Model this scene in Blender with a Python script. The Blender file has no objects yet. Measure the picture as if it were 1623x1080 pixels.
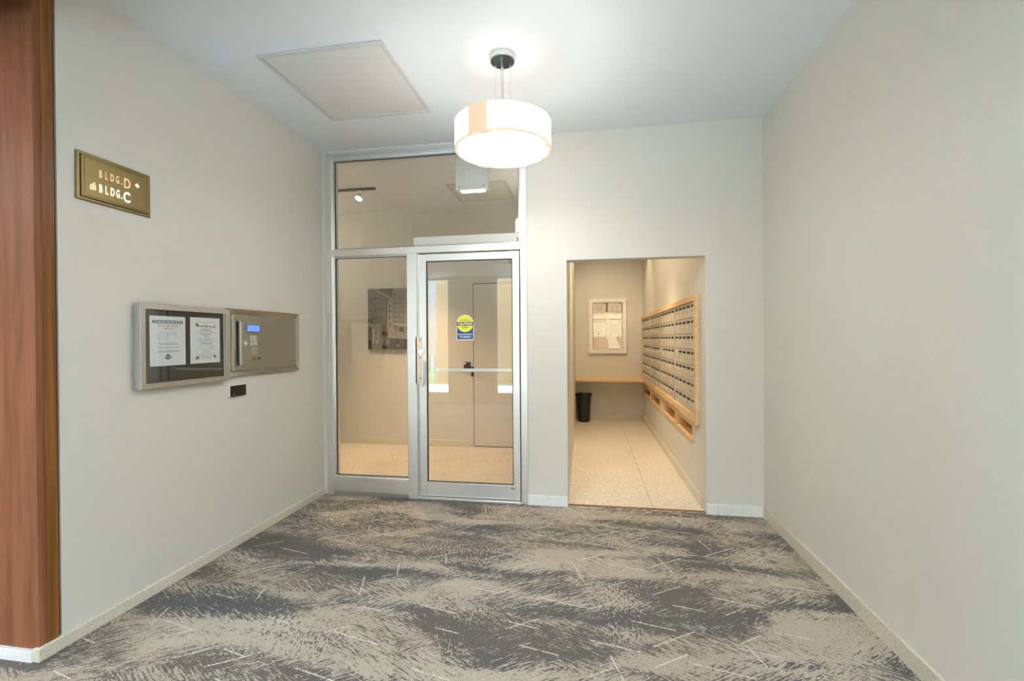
import bpy, bmesh, math, random
from mathutils import Vector, Matrix

random.seed(7)
SC = bpy.context.scene
COL = SC.collection
PI = math.pi

# ------------------------------------------------------------------ camera, sky, lights, exposure
XL, XR, YB, HC = -2.35, 1.315, 3.783, 3.059     # left wall, right wall, back wall, ceiling height

cam_d = bpy.data.cameras.new('camera')
cam = bpy.data.objects.new('camera', cam_d)
COL.objects.link(cam)
cam_d.sensor_fit = 'HORIZONTAL'
cam_d.sensor_width = 36.0
cam_d.lens = 728.5 / 1623 * 36.0
cam_d.shift_y = 1.16 / 1623
cam_d.clip_start = 0.02
yaw, pitch, roll = 0.16611, -0.005284, 0.006785
fw = Vector((-math.sin(yaw) * math.cos(pitch), math.cos(yaw) * math.cos(pitch), math.sin(pitch)))
rt = Vector((math.cos(yaw), math.sin(yaw), 0))
up = rt.cross(fw)
rt2 = rt * math.cos(roll) - up * math.sin(roll)
up2 = rt * math.sin(roll) + up * math.cos(roll)
M = Matrix((rt2, up2, -fw)).transposed().to_4x4()
M.translation = Vector((0, 0, 1.38))
cam.matrix_world = M
SC.camera = cam

SC.view_settings.view_transform = 'Standard'
SC.view_settings.look = 'None'
SC.view_settings.gamma = 1.0
SC.view_settings.use_curve_mapping = False
SC.view_settings.exposure = 1.48
SC.cycles.use_denoising = True
SC.cycles.max_bounces = 10
SC.cycles.diffuse_bounces = 6
SC.cycles.transparent_max_bounces = 16
SC.cycles.sample_clamp_indirect = 6.0
SC.cycles.caustics_reflective = False
SC.cycles.caustics_refractive = False

SKY = 15.0
PENDANT = 1.0
world = bpy.data.worlds.new('sky')
SC.world = world
world.use_nodes = True
wn = world.node_tree
bg = wn.nodes['Background']
wtc = wn.nodes.new('ShaderNodeTexCoord')
wsep = wn.nodes.new('ShaderNodeSeparateXYZ')
wramp = wn.nodes.new('ShaderNodeValToRGB')
wramp.color_ramp.elements[0].position = 0.0
wramp.color_ramp.elements[0].color = (0.74, 0.88, 1.0, 1)
wramp.color_ramp.elements[1].position = 0.9
wramp.color_ramp.elements[1].color = (0.52, 0.74, 1.0, 1)
wn.links.new(wtc.outputs['Generated'], wsep.inputs[0])
wn.links.new(wsep.outputs['Z'], wramp.inputs[0])
wn.links.new(wramp.outputs[0], bg.inputs[0])
bg.inputs[1].default_value = SKY


def area(name, loc, size, power, color, rot=(0, 0, 0), size_y=None):
    l = bpy.data.lights.new(name, 'AREA')
    l.energy = power
    l.color = color
    l.size = size
    if size_y:
        l.shape = 'RECTANGLE'
        l.size_y = size_y
    o = bpy.data.objects.new(name, l)
    o.location = loc
    o.rotation_euler = rot
    COL.objects.link(o)
    return o


def spot(name, loc, power, color, angle, target, blend=0.5, radius=0.04):
    l = bpy.data.lights.new(name, 'SPOT')
    l.energy = power
    l.color = color
    l.spot_size = math.radians(angle)
    l.spot_blend = blend
    l.shadow_soft_size = radius
    o = bpy.data.objects.new(name, l)
    o.location = loc
    d = Vector(target) - Vector(loc)
    o.rotation_euler = d.to_track_quat('-Z', 'Y').to_euler()
    COL.objects.link(o)
    return o


# unseen fill lamp under the low lobby ceiling, added for ambient light
area('lobby_fill_lamp', (-4.6, 0.0, 2.68), 1.2, 30, (1.0, 0.98, 0.95), size_y=1.2)
# mail room ceiling spots, warm
WARM = (1.0, 0.79, 0.54)
area('mailroom_fill_lamp', (0.10, 5.5, 3.03), 0.35, 8.3, WARM, size_y=2.2)  # unseen area lamp, added as fill for the far wall
spot('mailroom_spot', (0.15, 5.2, 3.02), 68, WARM, 74, (0.28, 5.3, 0), 0.9)
spot('mailroom_spot', (0.10, 6.3, 3.02), 23.5, WARM, 84, (0.25, 7.9, 1.1), 0.9)  # extra unseen spot, added to brighten the far wall
spot('mailroom_spot', (0.60, 7.15, 3.02), 9, WARM, 80, (0.72, 7.2, 0), 0.5)
# warm light of the vestibule track spot
spot('vestibule_spot', (-2.50, 4.86, 2.90), 88, (1.0, 0.64, 0.34), 84, (-1.9, 4.85, 0), 0.8)


def point(name, loc, power, color, radius=0.12):
    l = bpy.data.lights.new(name, 'POINT')
    l.energy = power
    l.color = color
    l.shadow_soft_size = radius
    o = bpy.data.objects.new(name, l)
    o.location = loc
    COL.objects.link(o)
    return o


point('vestibule_fill', (-3.9, 4.8, 2.6), 5.5, (1.0, 0.91, 0.74))  # hidden fill points, added to lighten the vestibule walls and ceiling
point('vestibule_fill', (-0.62, 4.7, 2.6), 1.6, (1.0, 0.91, 0.74))


# ------------------------------------------------------------------ materials
class NT:
    def __init__(self, name):
        self.m = bpy.data.materials.new(name)
        self.m.use_nodes = True
        self.t = self.m.node_tree
        self.t.nodes.clear()
        self.out = self.t.nodes.new('ShaderNodeOutputMaterial')

    def n(self, typ, props=None, **inp):
        nd = self.t.nodes.new('ShaderNode' + typ)
        for k, v in (props or {}).items():
            setattr(nd, k, v)
        for k, v in inp.items():
            key = int(k[1:]) if k[0] == 'i' and k[1:].isdigit() else k.replace('_', ' ')
            s = nd.inputs[key]
            if isinstance(v, bpy.types.NodeSocket):
                self.t.links.new(v, s)
            elif isinstance(v, bpy.types.Node):
                self.t.links.new(v.outputs[0], s)
            else:
                s.default_value = v
        return nd

    def math(self, op, a, b=0.0, c=0.0, clamp=False):
        return self.n('Math', {'operation': op, 'use_clamp': clamp}, i0=a, i1=b, i2=c).outputs[0]

    def pos(self):
        return self.n('NewGeometry').outputs['Position']

    def mapping(self, vec, rot=(0, 0, 0), scale=(1, 1, 1), loc=(0, 0, 0)):
        return self.n('Mapping', None, Vector=vec, Location=loc, Rotation=rot, Scale=scale).outputs[0]

    def noise(self, vec, scale=5.0, detail=2.0, rough=0.5, dist=0.0):
        return self.n('TexNoise', None, Vector=vec, Scale=scale, Detail=detail, Roughness=rough, Distortion=dist).outputs[0]

    def mix(self, f, a, b, blend='MIX'):
        nd = self.t.nodes.new('ShaderNodeMix')
        nd.data_type = 'RGBA'
        nd.blend_type = blend
        for s, v in ((nd.inputs[0], f), (nd.inputs[6], a), (nd.inputs[7], b)):
            if isinstance(v, bpy.types.NodeSocket):
                self.t.links.new(v, s)
            else:
                s.default_value = v
        return nd.outputs[2]

    def smooth(self, v, lo, hi):
        return self.n('MapRange', {'interpolation_type': 'SMOOTHSTEP'}, Value=v, i1=lo, i2=hi, i3=0.0, i4=1.0).outputs[0]

    def bump(self, h, strength=0.2, dist=0.01):
        return self.n('Bump', None, Height=h, Strength=strength, Distance=dist).outputs[0]

    def done(self, sh):
        self.t.links.new(sh.outputs[0] if isinstance(sh, bpy.types.Node) else sh, self.out.inputs[0])
        return self.m


def c4(c):
    return (c[0], c[1], c[2], 1.0)


def srgb(r, g, b):
    f = lambda v: (v / 255 / 12.92) if v / 255 <= 0.04045 else ((v / 255 + 0.055) / 1.055) ** 2.4
    return (f(r), f(g), f(b), 1.0)


def plain(name, col, rough=0.5, metal=0.0, emit=0.0, emit_col=None, vary=0.04, bump=0.0, scale=40.0, coat=0.0):
    k = NT(name)
    p = k.pos()
    nz = k.noise(p, scale, 3)
    f = k.math('MULTIPLY_ADD', nz, 2 * vary, 1 - vary)
    colr = k.mix(1.0, c4(col), k.n('CombineColor', None, Red=f, Green=f, Blue=f).outputs[0], 'MULTIPLY')
    kw = dict(Base_Color=colr, Roughness=rough, Metallic=metal)
    if bump:
        kw['Normal'] = k.bump(nz, bump, 0.002)
    if emit:
        kw['Emission_Color'] = c4(emit_col or col)
        kw['Emission_Strength'] = emit
    if coat:
        kw['Coat_Weight'] = coat
    return k.done(k.n('BsdfPrincipled', None, **kw))


def paint(name, col, rough=0.55):
    k = NT(name)
    p = k.pos()
    big = k.noise(p, 1.3, 3)
    fine = k.noise(p, 160, 2)
    f = k.math('MULTIPLY_ADD', big, 0.06, 0.97)
    colr = k.mix(1.0, c4(col), k.n('CombineColor', None, Red=f, Green=f, Blue=f).outputs[0], 'MULTIPLY')
    return k.done(k.n('BsdfPrincipled', None, Base_Color=colr, Roughness=rough, Normal=k.bump(fine, 0.12, 0.0015)))


def wood(name, dark, light, rough=0.35, sx=14.0, sz=0.6, axis='Z'):
    k = NT(name)
    p = k.pos()
    spec = 0.15 if 'walnut' in name else 0.4
    sc = {'Z': (sx, sx, sz), 'X': (sz, sx, sx), 'Y': (sx, sz, sx)}[axis]
    v = k.mapping(p, scale=sc)
    a = k.noise(v, 1.4, 5, 0.6, 0.6)
    b = k.noise(k.mapping(p, scale=tuple(s * 9 for s in sc)), 1.0, 3, 0.6)
    f = k.math('ADD', k.math('MULTIPLY', a, 0.75), k.math('MULTIPLY', b, 0.25))
    f = k.smooth(f, 0.32, 0.68)
    colr = k.mix(f, c4(dark), c4(light))
    return k.done(k.n('BsdfPrincipled', None, Base_Color=colr, Roughness=rough, Specular_IOR_Level=spec, Normal=k.bump(b, 0.06, 0.002)))


def metal(name, col, rough=0.35, axis='Z', brush=0.25, metallic=1.0):
    k = NT(name)
    p = k.pos()
    sc = {'Z': (220, 220, 3), 'Y': (220, 3, 220), 'X': (3, 220, 220)}[axis]
    nz = k.noise(k.mapping(p, scale=sc), 1.0, 2)
    r = k.math('MULTIPLY_ADD', nz, brush, rough - brush / 2)
    f = k.math('MULTIPLY_ADD', nz, 0.10, 0.95)
    colr = k.mix(1.0, c4(col), k.n('CombineColor', None, Red=f, Green=f, Blue=f).outputs[0], 'MULTIPLY')
    return k.done(k.n('BsdfPrincipled', None, Base_Color=colr, Roughness=r, Metallic=metallic))


def terrazzo(name, base, dark, light, scale=95.0):
    k = NT(name)
    p = k.pos()
    v = k.n('TexVoronoi', None, Vector=p, Scale=scale)
    rnd = k.n('SeparateColor', None, Color=v.outputs['Color'])
    edge = k.smooth(v.outputs['Distance'], 0.42, 0.30)
    isd = k.math('MULTIPLY', k.math('LESS_THAN', rnd.outputs[0], 0.22), edge)
    isl = k.math('MULTIPLY', k.math('GREATER_THAN', rnd.outputs[0], 0.66), edge)
    big = k.noise(p, 1.6, 4, 0.6)
    f = k.math('MULTIPLY_ADD', big, 0.22, 0.89)
    colr = k.mix(isl, k.mix(isd, c4(base), c4(dark)), c4(light))
    colr = k.mix(1.0, colr, k.n('CombineColor', None, Red=f, Green=f, Blue=f).outputs[0], 'MULTIPLY')
    return k.done(k.n('BsdfPrincipled', None, Base_Color=colr, Roughness=0.32))


def glass(name, tint):
    k = NT(name)
    back = k.n('NewGeometry').outputs['Backfacing']
    ior = k.math('MULTIPLY_ADD', back, 1 / 1.5 - 1.5, 1.5)
    fr = k.n('Fresnel', None, IOR=ior)
    tr = k.n('BsdfTransparent', None, Color=c4(tint))
    gl = k.n('BsdfGlossy', None, Color=(1, 1, 1, 1), Roughness=0.0)
    return k.done(k.n('MixShader', None, Fac=fr.outputs[0], i1=tr.outputs[0], i2=gl.outputs[0]))


def carpet():
    k = NT('carpet_weave')
    p = k.pos()
    blot = k.noise(k.mapping(p, rot=(0, 0, 0.12), scale=(1.15, 3.4, 1)), 1.0, 2.5, 0.55, 0.7)
    sel = k.noise(k.mapping(p, scale=(1.5, 2.6, 1), loc=(7, 3, 0)), 1.0, 1.0)

    def streak(ang, al, ac, off):
        v = k.mapping(p, rot=(0, 0, ang), scale=(1, 1, 1), loc=(off, off * 0.7, 0))
        v = k.mapping(v, scale=(al, ac, 1))
        return k.noise(v, 1.0, 3.5, 0.65, 0.5)
    s1 = streak(-0.62, 14, 120, 1.3)
    s2 = streak(0.50, 14, 125, 4.1)
    s3 = streak(1.35, 40, 90, 2.2)
    w1 = k.smooth(sel, 0.44, 0.56)
    st = k.math('ADD', k.math('MULTIPLY', s1, w1), k.math('MULTIPLY', s2, k.math('SUBTRACT', 1.0, w1)))
    sel2 = k.smooth(k.noise(k.mapping(p, scale=(2.3, 2.3, 1), loc=(2, 9, 0)), 1.0, 1.0), 0.58, 0.66)
    st = k.math('ADD', k.math('MULTIPLY', st, k.math('SUBTRACT', 1.0, sel2)), k.math('MULTIPLY', s3, sel2))
    val = k.math('ADD', k.math('MULTIPLY', k.math('SUBTRACT', blot, 0.5), 1.5), k.math('MULTIPLY', k.math('SUBTRACT', st, 0.503), 1.75))
    fleck = k.noise(k.mapping(p, rot=(0, 0, 0.3), scale=(70, 120, 1)), 1.0, 2.0, 0.6)
    val = k.math('ADD', val, k.math('MULTIPLY', k.math('SUBTRACT', fleck, 0.5), 0.75))
    f = k.smooth(val, -0.045, 0.045)
    tone = k.noise(k.mapping(p, scale=(1.1, 2.2, 1), loc=(5, 1, 0)), 1.0, 2)
    dk = k.mix(k.smooth(tone, 0.35, 0.65), srgb(92, 92, 93), srgb(103, 98, 92))
    lt = k.mix(k.smooth(tone, 0.3, 0.7), srgb(188, 177, 160), srgb(178, 165, 147))
    col = k.mix(f, dk, lt)

    # thin pale dashes woven in at three angles
    def dash(ang, cw, ch, off, thr):
        v = k.mapping(p, rot=(0, 0, ang), loc=(off, off * 1.7, 0))
        s = k.n('SeparateXYZ', None, Vector=v)
        u = k.math('DIVIDE', s.outputs[0], cw)
        w = k.math('DIVIDE', s.outputs[1], ch)
        row = k.math('FLOOR', w)
        u = k.math('ADD', u, k.n('TexWhiteNoise', {'noise_dimensions': '1D'}, W=row).outputs[0])
        cell = k.n('CombineXYZ', None, X=k.math('FLOOR', u), Y=row)
        wn_ = k.n('TexWhiteNoise', {'noise_dimensions': '2D'}, Vector=cell.outputs[0])
        r = k.n('SeparateColor', None, Color=wn_.outputs['Color'])
        fu = k.math('FRACT', u)
        fv = k.math('FRACT', w)
        inl = k.math('LESS_THAN', k.math('ABSOLUTE', k.math('SUBTRACT', fu, 0.5)), k.math('MULTIPLY_ADD', r.outputs[1], 0.2, 0.12))
        cv = k.math('MULTIPLY_ADD', r.outputs[2], 0.6, 0.2)
        wob = k.math('MULTIPLY', k.math('SUBTRACT', k.noise(p, 60, 2), 0.5), 0.02)
        inw = k.math('LESS_THAN', k.math('ABSOLUTE', k.math('SUBTRACT', k.math('ADD', fv, wob), cv)), 0.0036 / ch)
        on = k.math('LESS_THAN', r.outputs[0], thr)
        return k.math('MULTIPLY', k.math('MULTIPLY', inl, inw), on)
    d = k.math('MAXIMUM', dash(-0.6, 0.42, 0.17, 0.3, 0.45), dash(0.22, 0.45, 0.2, 5.2, 0.42))
    d = k.math('MAXIMUM', d, dash(1.25, 0.40, 0.25, 2.7, 0.2))
    brk = k.smooth(k.noise(p, 90, 2), 0.36, 0.5)
    col = k.mix(k.math('MULTIPLY', d, brk), col, srgb(214, 208, 198))
    yarn = k.n('TexVoronoi', None, Vector=p, Scale=260.0)
    y2 = k.noise(p, 300, 2)
    fy = k.math('ADD', k.math('MULTIPLY_ADD', yarn.outputs['Distance'], -0.55, 1.06), k.math('MULTIPLY_ADD', y2, 0.6, -0.17))
    col = k.mix(1.0, col, k.n('CombineColor', None, Red=fy, Green=fy, Blue=fy).outputs[0], 'MULTIPLY')
    hgt = k.math('ADD', yarn.outputs['Distance'], k.math('MULTIPLY', f, 0.5))
    return k.done(k.n('BsdfPrincipled', None, Base_Color=col, Roughness=0.95, Normal=k.bump(hgt, 0.35, 0.004)))


def brick():
    k = NT('tan_brick')
    p = k.pos()
    s = k.n('SeparateXYZ', None, Vector=p)
    v = k.n('CombineXYZ', None, X=s.outputs[0], Y=s.outputs[2])
    b = k.n('TexBrick', None, Vector=v.outputs[0], Color1=srgb(176, 142, 100), Color2=srgb(152, 120, 80), Mortar=srgb(104, 86, 64), Scale=1.0,
            Mortar_Size=0.008, Brick_Width=0.23, Row_Height=0.078)
    return k.done(k.n('BsdfPrincipled', None, Base_Color=b.outputs[0], Roughness=0.9, Normal=k.bump(b.outputs[1], -0.4, 0.01)))


def alabaster(name, col, s):
    k = NT(name)
    p = k.pos()
    v = k.noise(p, 7, 5, 0.65, 1.2)
    vein = k.smooth(k.math('ABSOLUTE', k.math('SUBTRACT', v, 0.5)), 0.006, 0.0)
    spotn = k.smooth(k.noise(p, 24, 3), 0.70, 0.74)
    f = k.math('MAXIMUM', k.math('MULTIPLY', vein, k.smooth(k.noise(p, 3.0, 1), 0.52, 0.6)), spotn)
    colr = k.mix(f, c4(col), (1.0, 0.82, 0.60, 1))
    st = k.math('MULTIPLY_ADD', f, 0.42 - s, s)
    return k.done(k.n('BsdfPrincipled', None, Base_Color=(0.5, 0.45, 0.36, 1), Roughness=0.4, Emission_Color=colr, Emission_Strength=st))


MT = {}
MT['wall'] = paint('wall_paint', srgb(207, 204, 195))
MT['ceil'] = paint('ceiling_paint', srgb(224, 227, 229), 0.6)
MT['panelpaint'] = paint('panel_paint', srgb(214, 213, 208), 0.5)
MT['panelframe'] = paint('panel_frame_paint', srgb(202, 201, 196), 0.5)
MT['carpet'] = carpet()
MT['terr'] = terrazzo('terrazzo_slab', srgb(214, 204, 186), srgb(150, 122, 86), srgb(244, 238, 228), 75)
MT['terrbase'] = terrazzo('terrazzo_base', srgb(208, 202, 184), srgb(172, 160, 132), srgb(222, 218, 206), 150)
MT['basewhite'] = terrazzo('terrazzo_white_base', srgb(226, 227, 226), srgb(205, 204, 200), srgb(236, 236, 236), 150)
MT['grout'] = plain('grout', srgb(120, 104, 82), 0.9)
MT['walnut'] = wood('walnut_front', srgb(116, 72, 50), srgb(150, 98, 72), 0.5, 9, 0.5)
MT['walnutside'] = wood('walnut_side', srgb(104, 66, 32), srgb(150, 100, 56), 0.35, 22, 0.5)
MT['maple'] = wood('maple', srgb(212, 174, 126), srgb(230, 198, 152), 0.4, 16, 1.2, 'Y')
MT['maplex'] = wood('maple_shelf', srgb(212, 174, 126), srgb(230, 198, 152), 0.4, 16, 1.2, 'X')
MT['alu'] = metal('brushed_aluminium', (0.78, 0.79, 0.80), 0.42, 'Z', 0.2)
MT['alux'] = metal('brushed_aluminium_rail', (0.78, 0.79, 0.80), 0.42, 'X', 0.2)
MT['alubead'] = metal('aluminium_bead', (0.62, 0.63, 0.62), 0.35, 'Z', 0.15)
MT['gasket'] = plain('black_gasket', (0.02, 0.02, 0.02), 0.6)
MT['champ'] = metal('champagne_aluminium', (0.56, 0.54, 0.48), 0.45, 'Y', 0.15)
MT['champside'] = metal('champagne_aluminium_side', (0.66, 0.66, 0.64), 0.45, 'Z', 0.15)
MT['steel'] = metal('stainless_steel', (0.42, 0.40, 0.345), 0.25, 'Y', 0.04)
MT['steelplate'] = metal('stainless_plate', (0.44, 0.415, 0.355), 0.36, 'Y', 0.2)
MT['chrome'] = metal('chrome', (0.80, 0.80, 0.80), 0.20, 'Z', 0.04)
MT['darkchrome'] = metal('dark_chrome', (0.13, 0.135, 0.135), 0.10, 'Z', 0.04)
MT['brass'] = metal('aged_brass', (0.20, 0.157, 0.068), 0.42, 'Y', 0.2)
MT['brassdark'] = plain('brass_groove', srgb(60, 48, 22), 0.6, 0.5)
MT['rosesteel'] = metal('rose_stainless', (0.66, 0.54, 0.46), 0.35, 'Z', 0.2)
MT['black'] = plain('black_plastic', (0.009, 0.009, 0.010), 0.5)
MT['blackmat'] = plain('black_matte', (0.02, 0.02, 0.02), 0.8)
MT['bag'] = plain('black_bag', (0.005, 0.005, 0.005), 0.25, bump=0.6, scale=30)
MT['binpl'] = plain('bin_plastic', (0.007, 0.0065, 0.006), 0.45)
MT['darkboard'] = plain('dark_felt', srgb(52, 46, 38), 0.85)
MT['cork'] = plain('cork', srgb(176, 128, 84), 0.9, vary=0.3, scale=120)
MT['paper'] = plain('white_paper', srgb(226, 228, 230), 0.75, vary=0.01)
MT['paperwarm'] = plain('office_paper', srgb(238, 232, 224), 0.75, vary=0.01)
MT['ink'] = plain('ink_grey', srgb(150, 153, 157), 0.8)
MT['inkdark'] = plain('ink_dark', srgb(60, 64, 70), 0.8)
MT['inkred'] = plain('ink_red', srgb(168, 66, 62), 0.8)
MT['navy'] = plain('ink_navy', srgb(40, 58, 84), 0.7)
MT['olive'] = plain('ink_olive', srgb(92, 92, 66), 0.8)
MT['inkbrown'] = plain('ink_brown', srgb(130, 84, 78), 0.8)
MT['sage'] = plain('ink_sage', srgb(160, 164, 142), 0.8)
MT['whitepaint'] = plain('white_enamel', srgb(232, 230, 226), 0.35)
MT['whiteplastic'] = plain('white_plastic', srgb(226, 226, 220), 0.4)
MT['mailbox'] = metal('mailbox_metal', (0.60, 0.545, 0.44), 0.45, 'Y', 0.10, 0.25)
MT['yellow'] = plain('sticker_yellow', srgb(222, 220, 62), 0.45)
MT['blue'] = plain('sticker_blue', srgb(20, 74, 134), 0.45)
MT['green'] = plain('label_green', srgb(110, 140, 90), 0.5)
MT['white'] = plain('print_white', srgb(240, 240, 240), 0.5)
MT['lcd'] = plain('lcd_glow', srgb(40, 70, 120), 0.3, emit=0.34, emit_col=srgb(120, 160, 244))
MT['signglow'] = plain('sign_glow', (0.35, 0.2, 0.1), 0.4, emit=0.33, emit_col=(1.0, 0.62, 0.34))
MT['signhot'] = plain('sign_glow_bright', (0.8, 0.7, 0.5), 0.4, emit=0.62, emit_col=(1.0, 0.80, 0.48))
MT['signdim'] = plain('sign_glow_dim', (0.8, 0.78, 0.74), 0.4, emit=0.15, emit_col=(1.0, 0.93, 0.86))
MT['shade'] = alabaster('alabaster_shade', (1.0, 0.975, 0.945), 6.6 * PENDANT)
MT['shadein'] = plain('alabaster_inside', (0.8, 0.76, 0.70), 0.5, emit=0.8 * PENDANT, emit_col=(1.0, 0.98, 0.95))
MT['shadetan'] = plain('alabaster_overlap', (0.4, 0.3, 0.2), 0.4, emit=0.24, emit_col=(1.0, 0.74, 0.52), vary=0.1)
MT['diffuser'] = plain('glowing_diffuser', (0.9, 0.9, 0.88), 0.4, emit=12.0 * PENDANT, emit_col=(1.0, 0.975, 0.94), vary=0.0)
MT['rim'] = plain('alabaster_rim', (0.4, 0.3, 0.2), 0.4, emit=0.26, emit_col=(1.0, 0.80, 0.58))
MT['bulb'] = plain('lit_bulb', (1, 0.9, 0.8), 0.4, emit=14, emit_col=(1.0, 0.82, 0.66), vary=0.0)
MT['striplit'] = plain('lit_strip', (1, 1, 1), 0.4, emit=1.6, emit_col=(0.95, 1.0, 1.0), vary=0.0)
MT['redled'] = plain('red_led', (0.5, 0.02, 0.02), 0.4, emit=2.0, emit_col=(1, 0.1, 0.08))
MT['glass'] = glass('clear_glass', (0.965, 0.972, 0.962))
MT['glasscase'] = glass('case_glass', (0.97, 0.975, 0.97))
MT['brick'] = brick()
MT['towergrey'] = plain('tower_render', srgb(150, 151, 152), 0.9, vary=0.15, scale=2.0)
MT['grass'] = plain('lawn', srgb(120, 140, 84), 0.95, vary=0.4, scale=9)
MT['concrete'] = plain('concrete', srgb(210, 213, 216), 0.9, vary=0.1)


# ------------------------------------------------------------------ mesh helpers
def add_box(bm, x0, x1, y0, y1, z0, z1, bevel=0.0, mi=0, seg=1):
    ret = bmesh.ops.create_cube(bm, size=1.0)
    vs = ret['verts']
    for v in vs:
        v.co = Vector(((x0 + x1) / 2 + v.co.x * (x1 - x0), (y0 + y1) / 2 + v.co.y * (y1 - y0), (z0 + z1) / 2 + v.co.z * (z1 - z0)))
    fs = set(f for v in vs for f in v.link_faces)
    for f in fs:
        f.material_index = mi
    if bevel:
        es = list(set(e for v in vs for e in v.link_edges))
        r = bmesh.ops.bevel(bm, geom=es, offset=bevel, segments=seg, affect='EDGES', profile=0.5)
        for f in r['faces']:
            f.material_index = mi


def axis_m(axis):
    return {'Z': Matrix.Identity(3), 'X': Matrix.Rotation(PI / 2, 3, 'Y'), 'Y': Matrix.Rotation(-PI / 2, 3, 'X')}[axis]


def add_cyl(bm, c, r, h, axis='Z', seg=20, r2=None, mi=0):
    ret = bmesh.ops.create_cone(bm, cap_ends=True, segments=seg, radius1=r, radius2=r if r2 is None else r2, depth=h)
    m = axis_m(axis)
    for v in ret['verts']:
        v.co = m @ v.co + Vector(c)
    for f in set(f for v in ret['verts'] for f in v.link_faces):
        f.material_index = mi


def add_lathe(bm, c, prof, seg=48, close=False, sx=1.0, sy=1.0, mi=0, wob=None):
    rings = []
    for i, (r, z) in enumerate(prof):
        ring = []
        for k in range(seg):
            a = 2 * PI * k / seg
            rr, zz = r, z
            if wob:
                rr, zz = wob(i, a, r, z)
            ring.append(bm.verts.new((c[0] + rr * math.cos(a) * sx, c[1] + rr * math.sin(a) * sy, c[2] + zz)))
        rings.append(ring)
    pairs = list(zip(rings, rings[1:]))
    if close:
        pairs.append((rings[-1], rings[0]))
    for a, b in pairs:
        for k in range(seg):
            f = bm.faces.new((a[k], a[(k + 1) % seg], b[(k + 1) % seg], b[k]))
            f.material_index = mi
    return rings


def add_tube(bm, pts, r, seg=10, mi=0):
    pts = [Vector(p) for p in pts]
    rings = []
    for i, p in enumerate(pts):
        d = (pts[min(i + 1, len(pts) - 1)] - pts[max(i - 1, 0)]).normalized()
        u = d.orthogonal().normalized() if i == 0 else (u - d * u.dot(d)).normalized()
        w = d.cross(u)
        rings.append([bm.verts.new(p + r * (u * math.cos(2 * PI * k / seg) + w * math.sin(2 * PI * k / seg))) for k in range(seg)])
    for a, b in zip(rings, rings[1:]):
        for k in range(seg):
            bm.faces.new((a[k], a[(k + 1) % seg], b[(k + 1) % seg], b[k])).material_index = mi
    bm.faces.new(rings[0][::-1]).material_index = mi
    bm.faces.new(rings[-1]).material_index = mi


def root_loc(o):
    v = Vector((0, 0, 0))
    while o is not None:
        v += o.location
        o = o.parent
    return v


def obj(name, bm, mats, parent=None, smooth=False, origin=None):
    """World-space bmesh -> ONE object; its origin is the parent's (or the given) point."""
    if not isinstance(mats, (list, tuple)):
        mats = [mats]
    o0 = root_loc(parent) if parent else Vector(origin or (0, 0, 0))
    bmesh.ops.translate(bm, verts=bm.verts, vec=-o0)
    bmesh.ops.recalc_face_normals(bm, faces=bm.faces)
    me = bpy.data.meshes.new(name)
    bm.to_mesh(me)
    bm.free()
    for m in mats:
        me.materials.append(MT[m])
    if smooth:
        for p in me.polygons:
            p.use_smooth = True
        me.set_sharp_from_angle(angle=math.radians(40))
    o = bpy.data.objects.new(name, me)
    COL.objects.link(o)
    if parent:
        o.parent = parent
    else:
        o.location = o0
    return o


def box(name, b, mat, parent=None, bevel=0.0, origin=None):
    bm = bmesh.new()
    add_box(bm, *b, bevel=bevel)
    return obj(name, bm, mat, parent, origin=origin)


def thing(name, loc, label, cat, group=None):
    o = bpy.data.objects.new(name, None)
    o.empty_display_size = 0.1
    o.location = loc
    COL.objects.link(o)
    return tag(o, label, cat, group)


def tag(o, label, cat, group=None):
    o['label'] = label
    o['category'] = cat
    if group:
        o['group'] = group
    return o


def struct(o, label=None, cat=None):
    o['kind'] = 'structure'
    if label:
        o['label'] = label
    if cat:
        o['category'] = cat
    return o


def group_empty(name, loc, label, cat):
    o = bpy.data.objects.new(name, None)
    o.empty_display_size = 0.1
    o.location = loc
    COL.objects.link(o)
    return struct(o, label, cat)


LEFT = (Vector((0, 1, 0)), Vector((0, 0, 1)), Vector((1, 0, 0)))      # frame of a wall that faces +X
BACK = (Vector((1, 0, 0)), Vector((0, 0, 1)), Vector((0, -1, 0)))     # frame of a wall that faces -Y


def add_text(bm, s, size, org, fr, sx=1.0, align='CENTER', bold=0.0, depth=0.0, mi=0):
    cu = bpy.data.curves.new('lettering', 'FONT')
    cu.body = s
    cu.size = size
    cu.align_x = align
    cu.offset = bold
    cu.extrude = depth
    cu.resolution_u = 4
    t = bpy.data.objects.new('lettering', cu)
    COL.objects.link(t)
    dg = bpy.context.evaluated_depsgraph_get()
    me = bpy.data.meshes.new_from_object(t.evaluated_get(dg))
    n0 = len(bm.verts)
    f0 = len(bm.faces)
    bm.from_mesh(me)
    bm.verts.ensure_lookup_table()
    bm.faces.ensure_lookup_table()
    for v in bm.verts[n0:]:
        v.co = Vector(org) + fr[0] * v.co.x * sx + fr[1] * v.co.y + fr[2] * v.co.z
    for f in bm.faces[f0:]:
        f.material_index = mi
    bpy.data.objects.remove(t)
    bpy.data.meshes.remove(me)
    bpy.data.curves.remove(cu)


def add_quad(bm, fr, org, pts, mi=0, lift=0.0):
    """flat polygon given by 2-D points in the wall frame"""
    vs = [bm.verts.new(Vector(org) + fr[0] * x + fr[1] * y + fr[2] * lift) for x, y in pts]
    f = bm.faces.new(vs)
    f.material_index = mi
    return f


def rect(x0, x1, y0, y1):
    return [(x0, y0), (x1, y0), (x1, y1), (x0, y1)]


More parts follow.
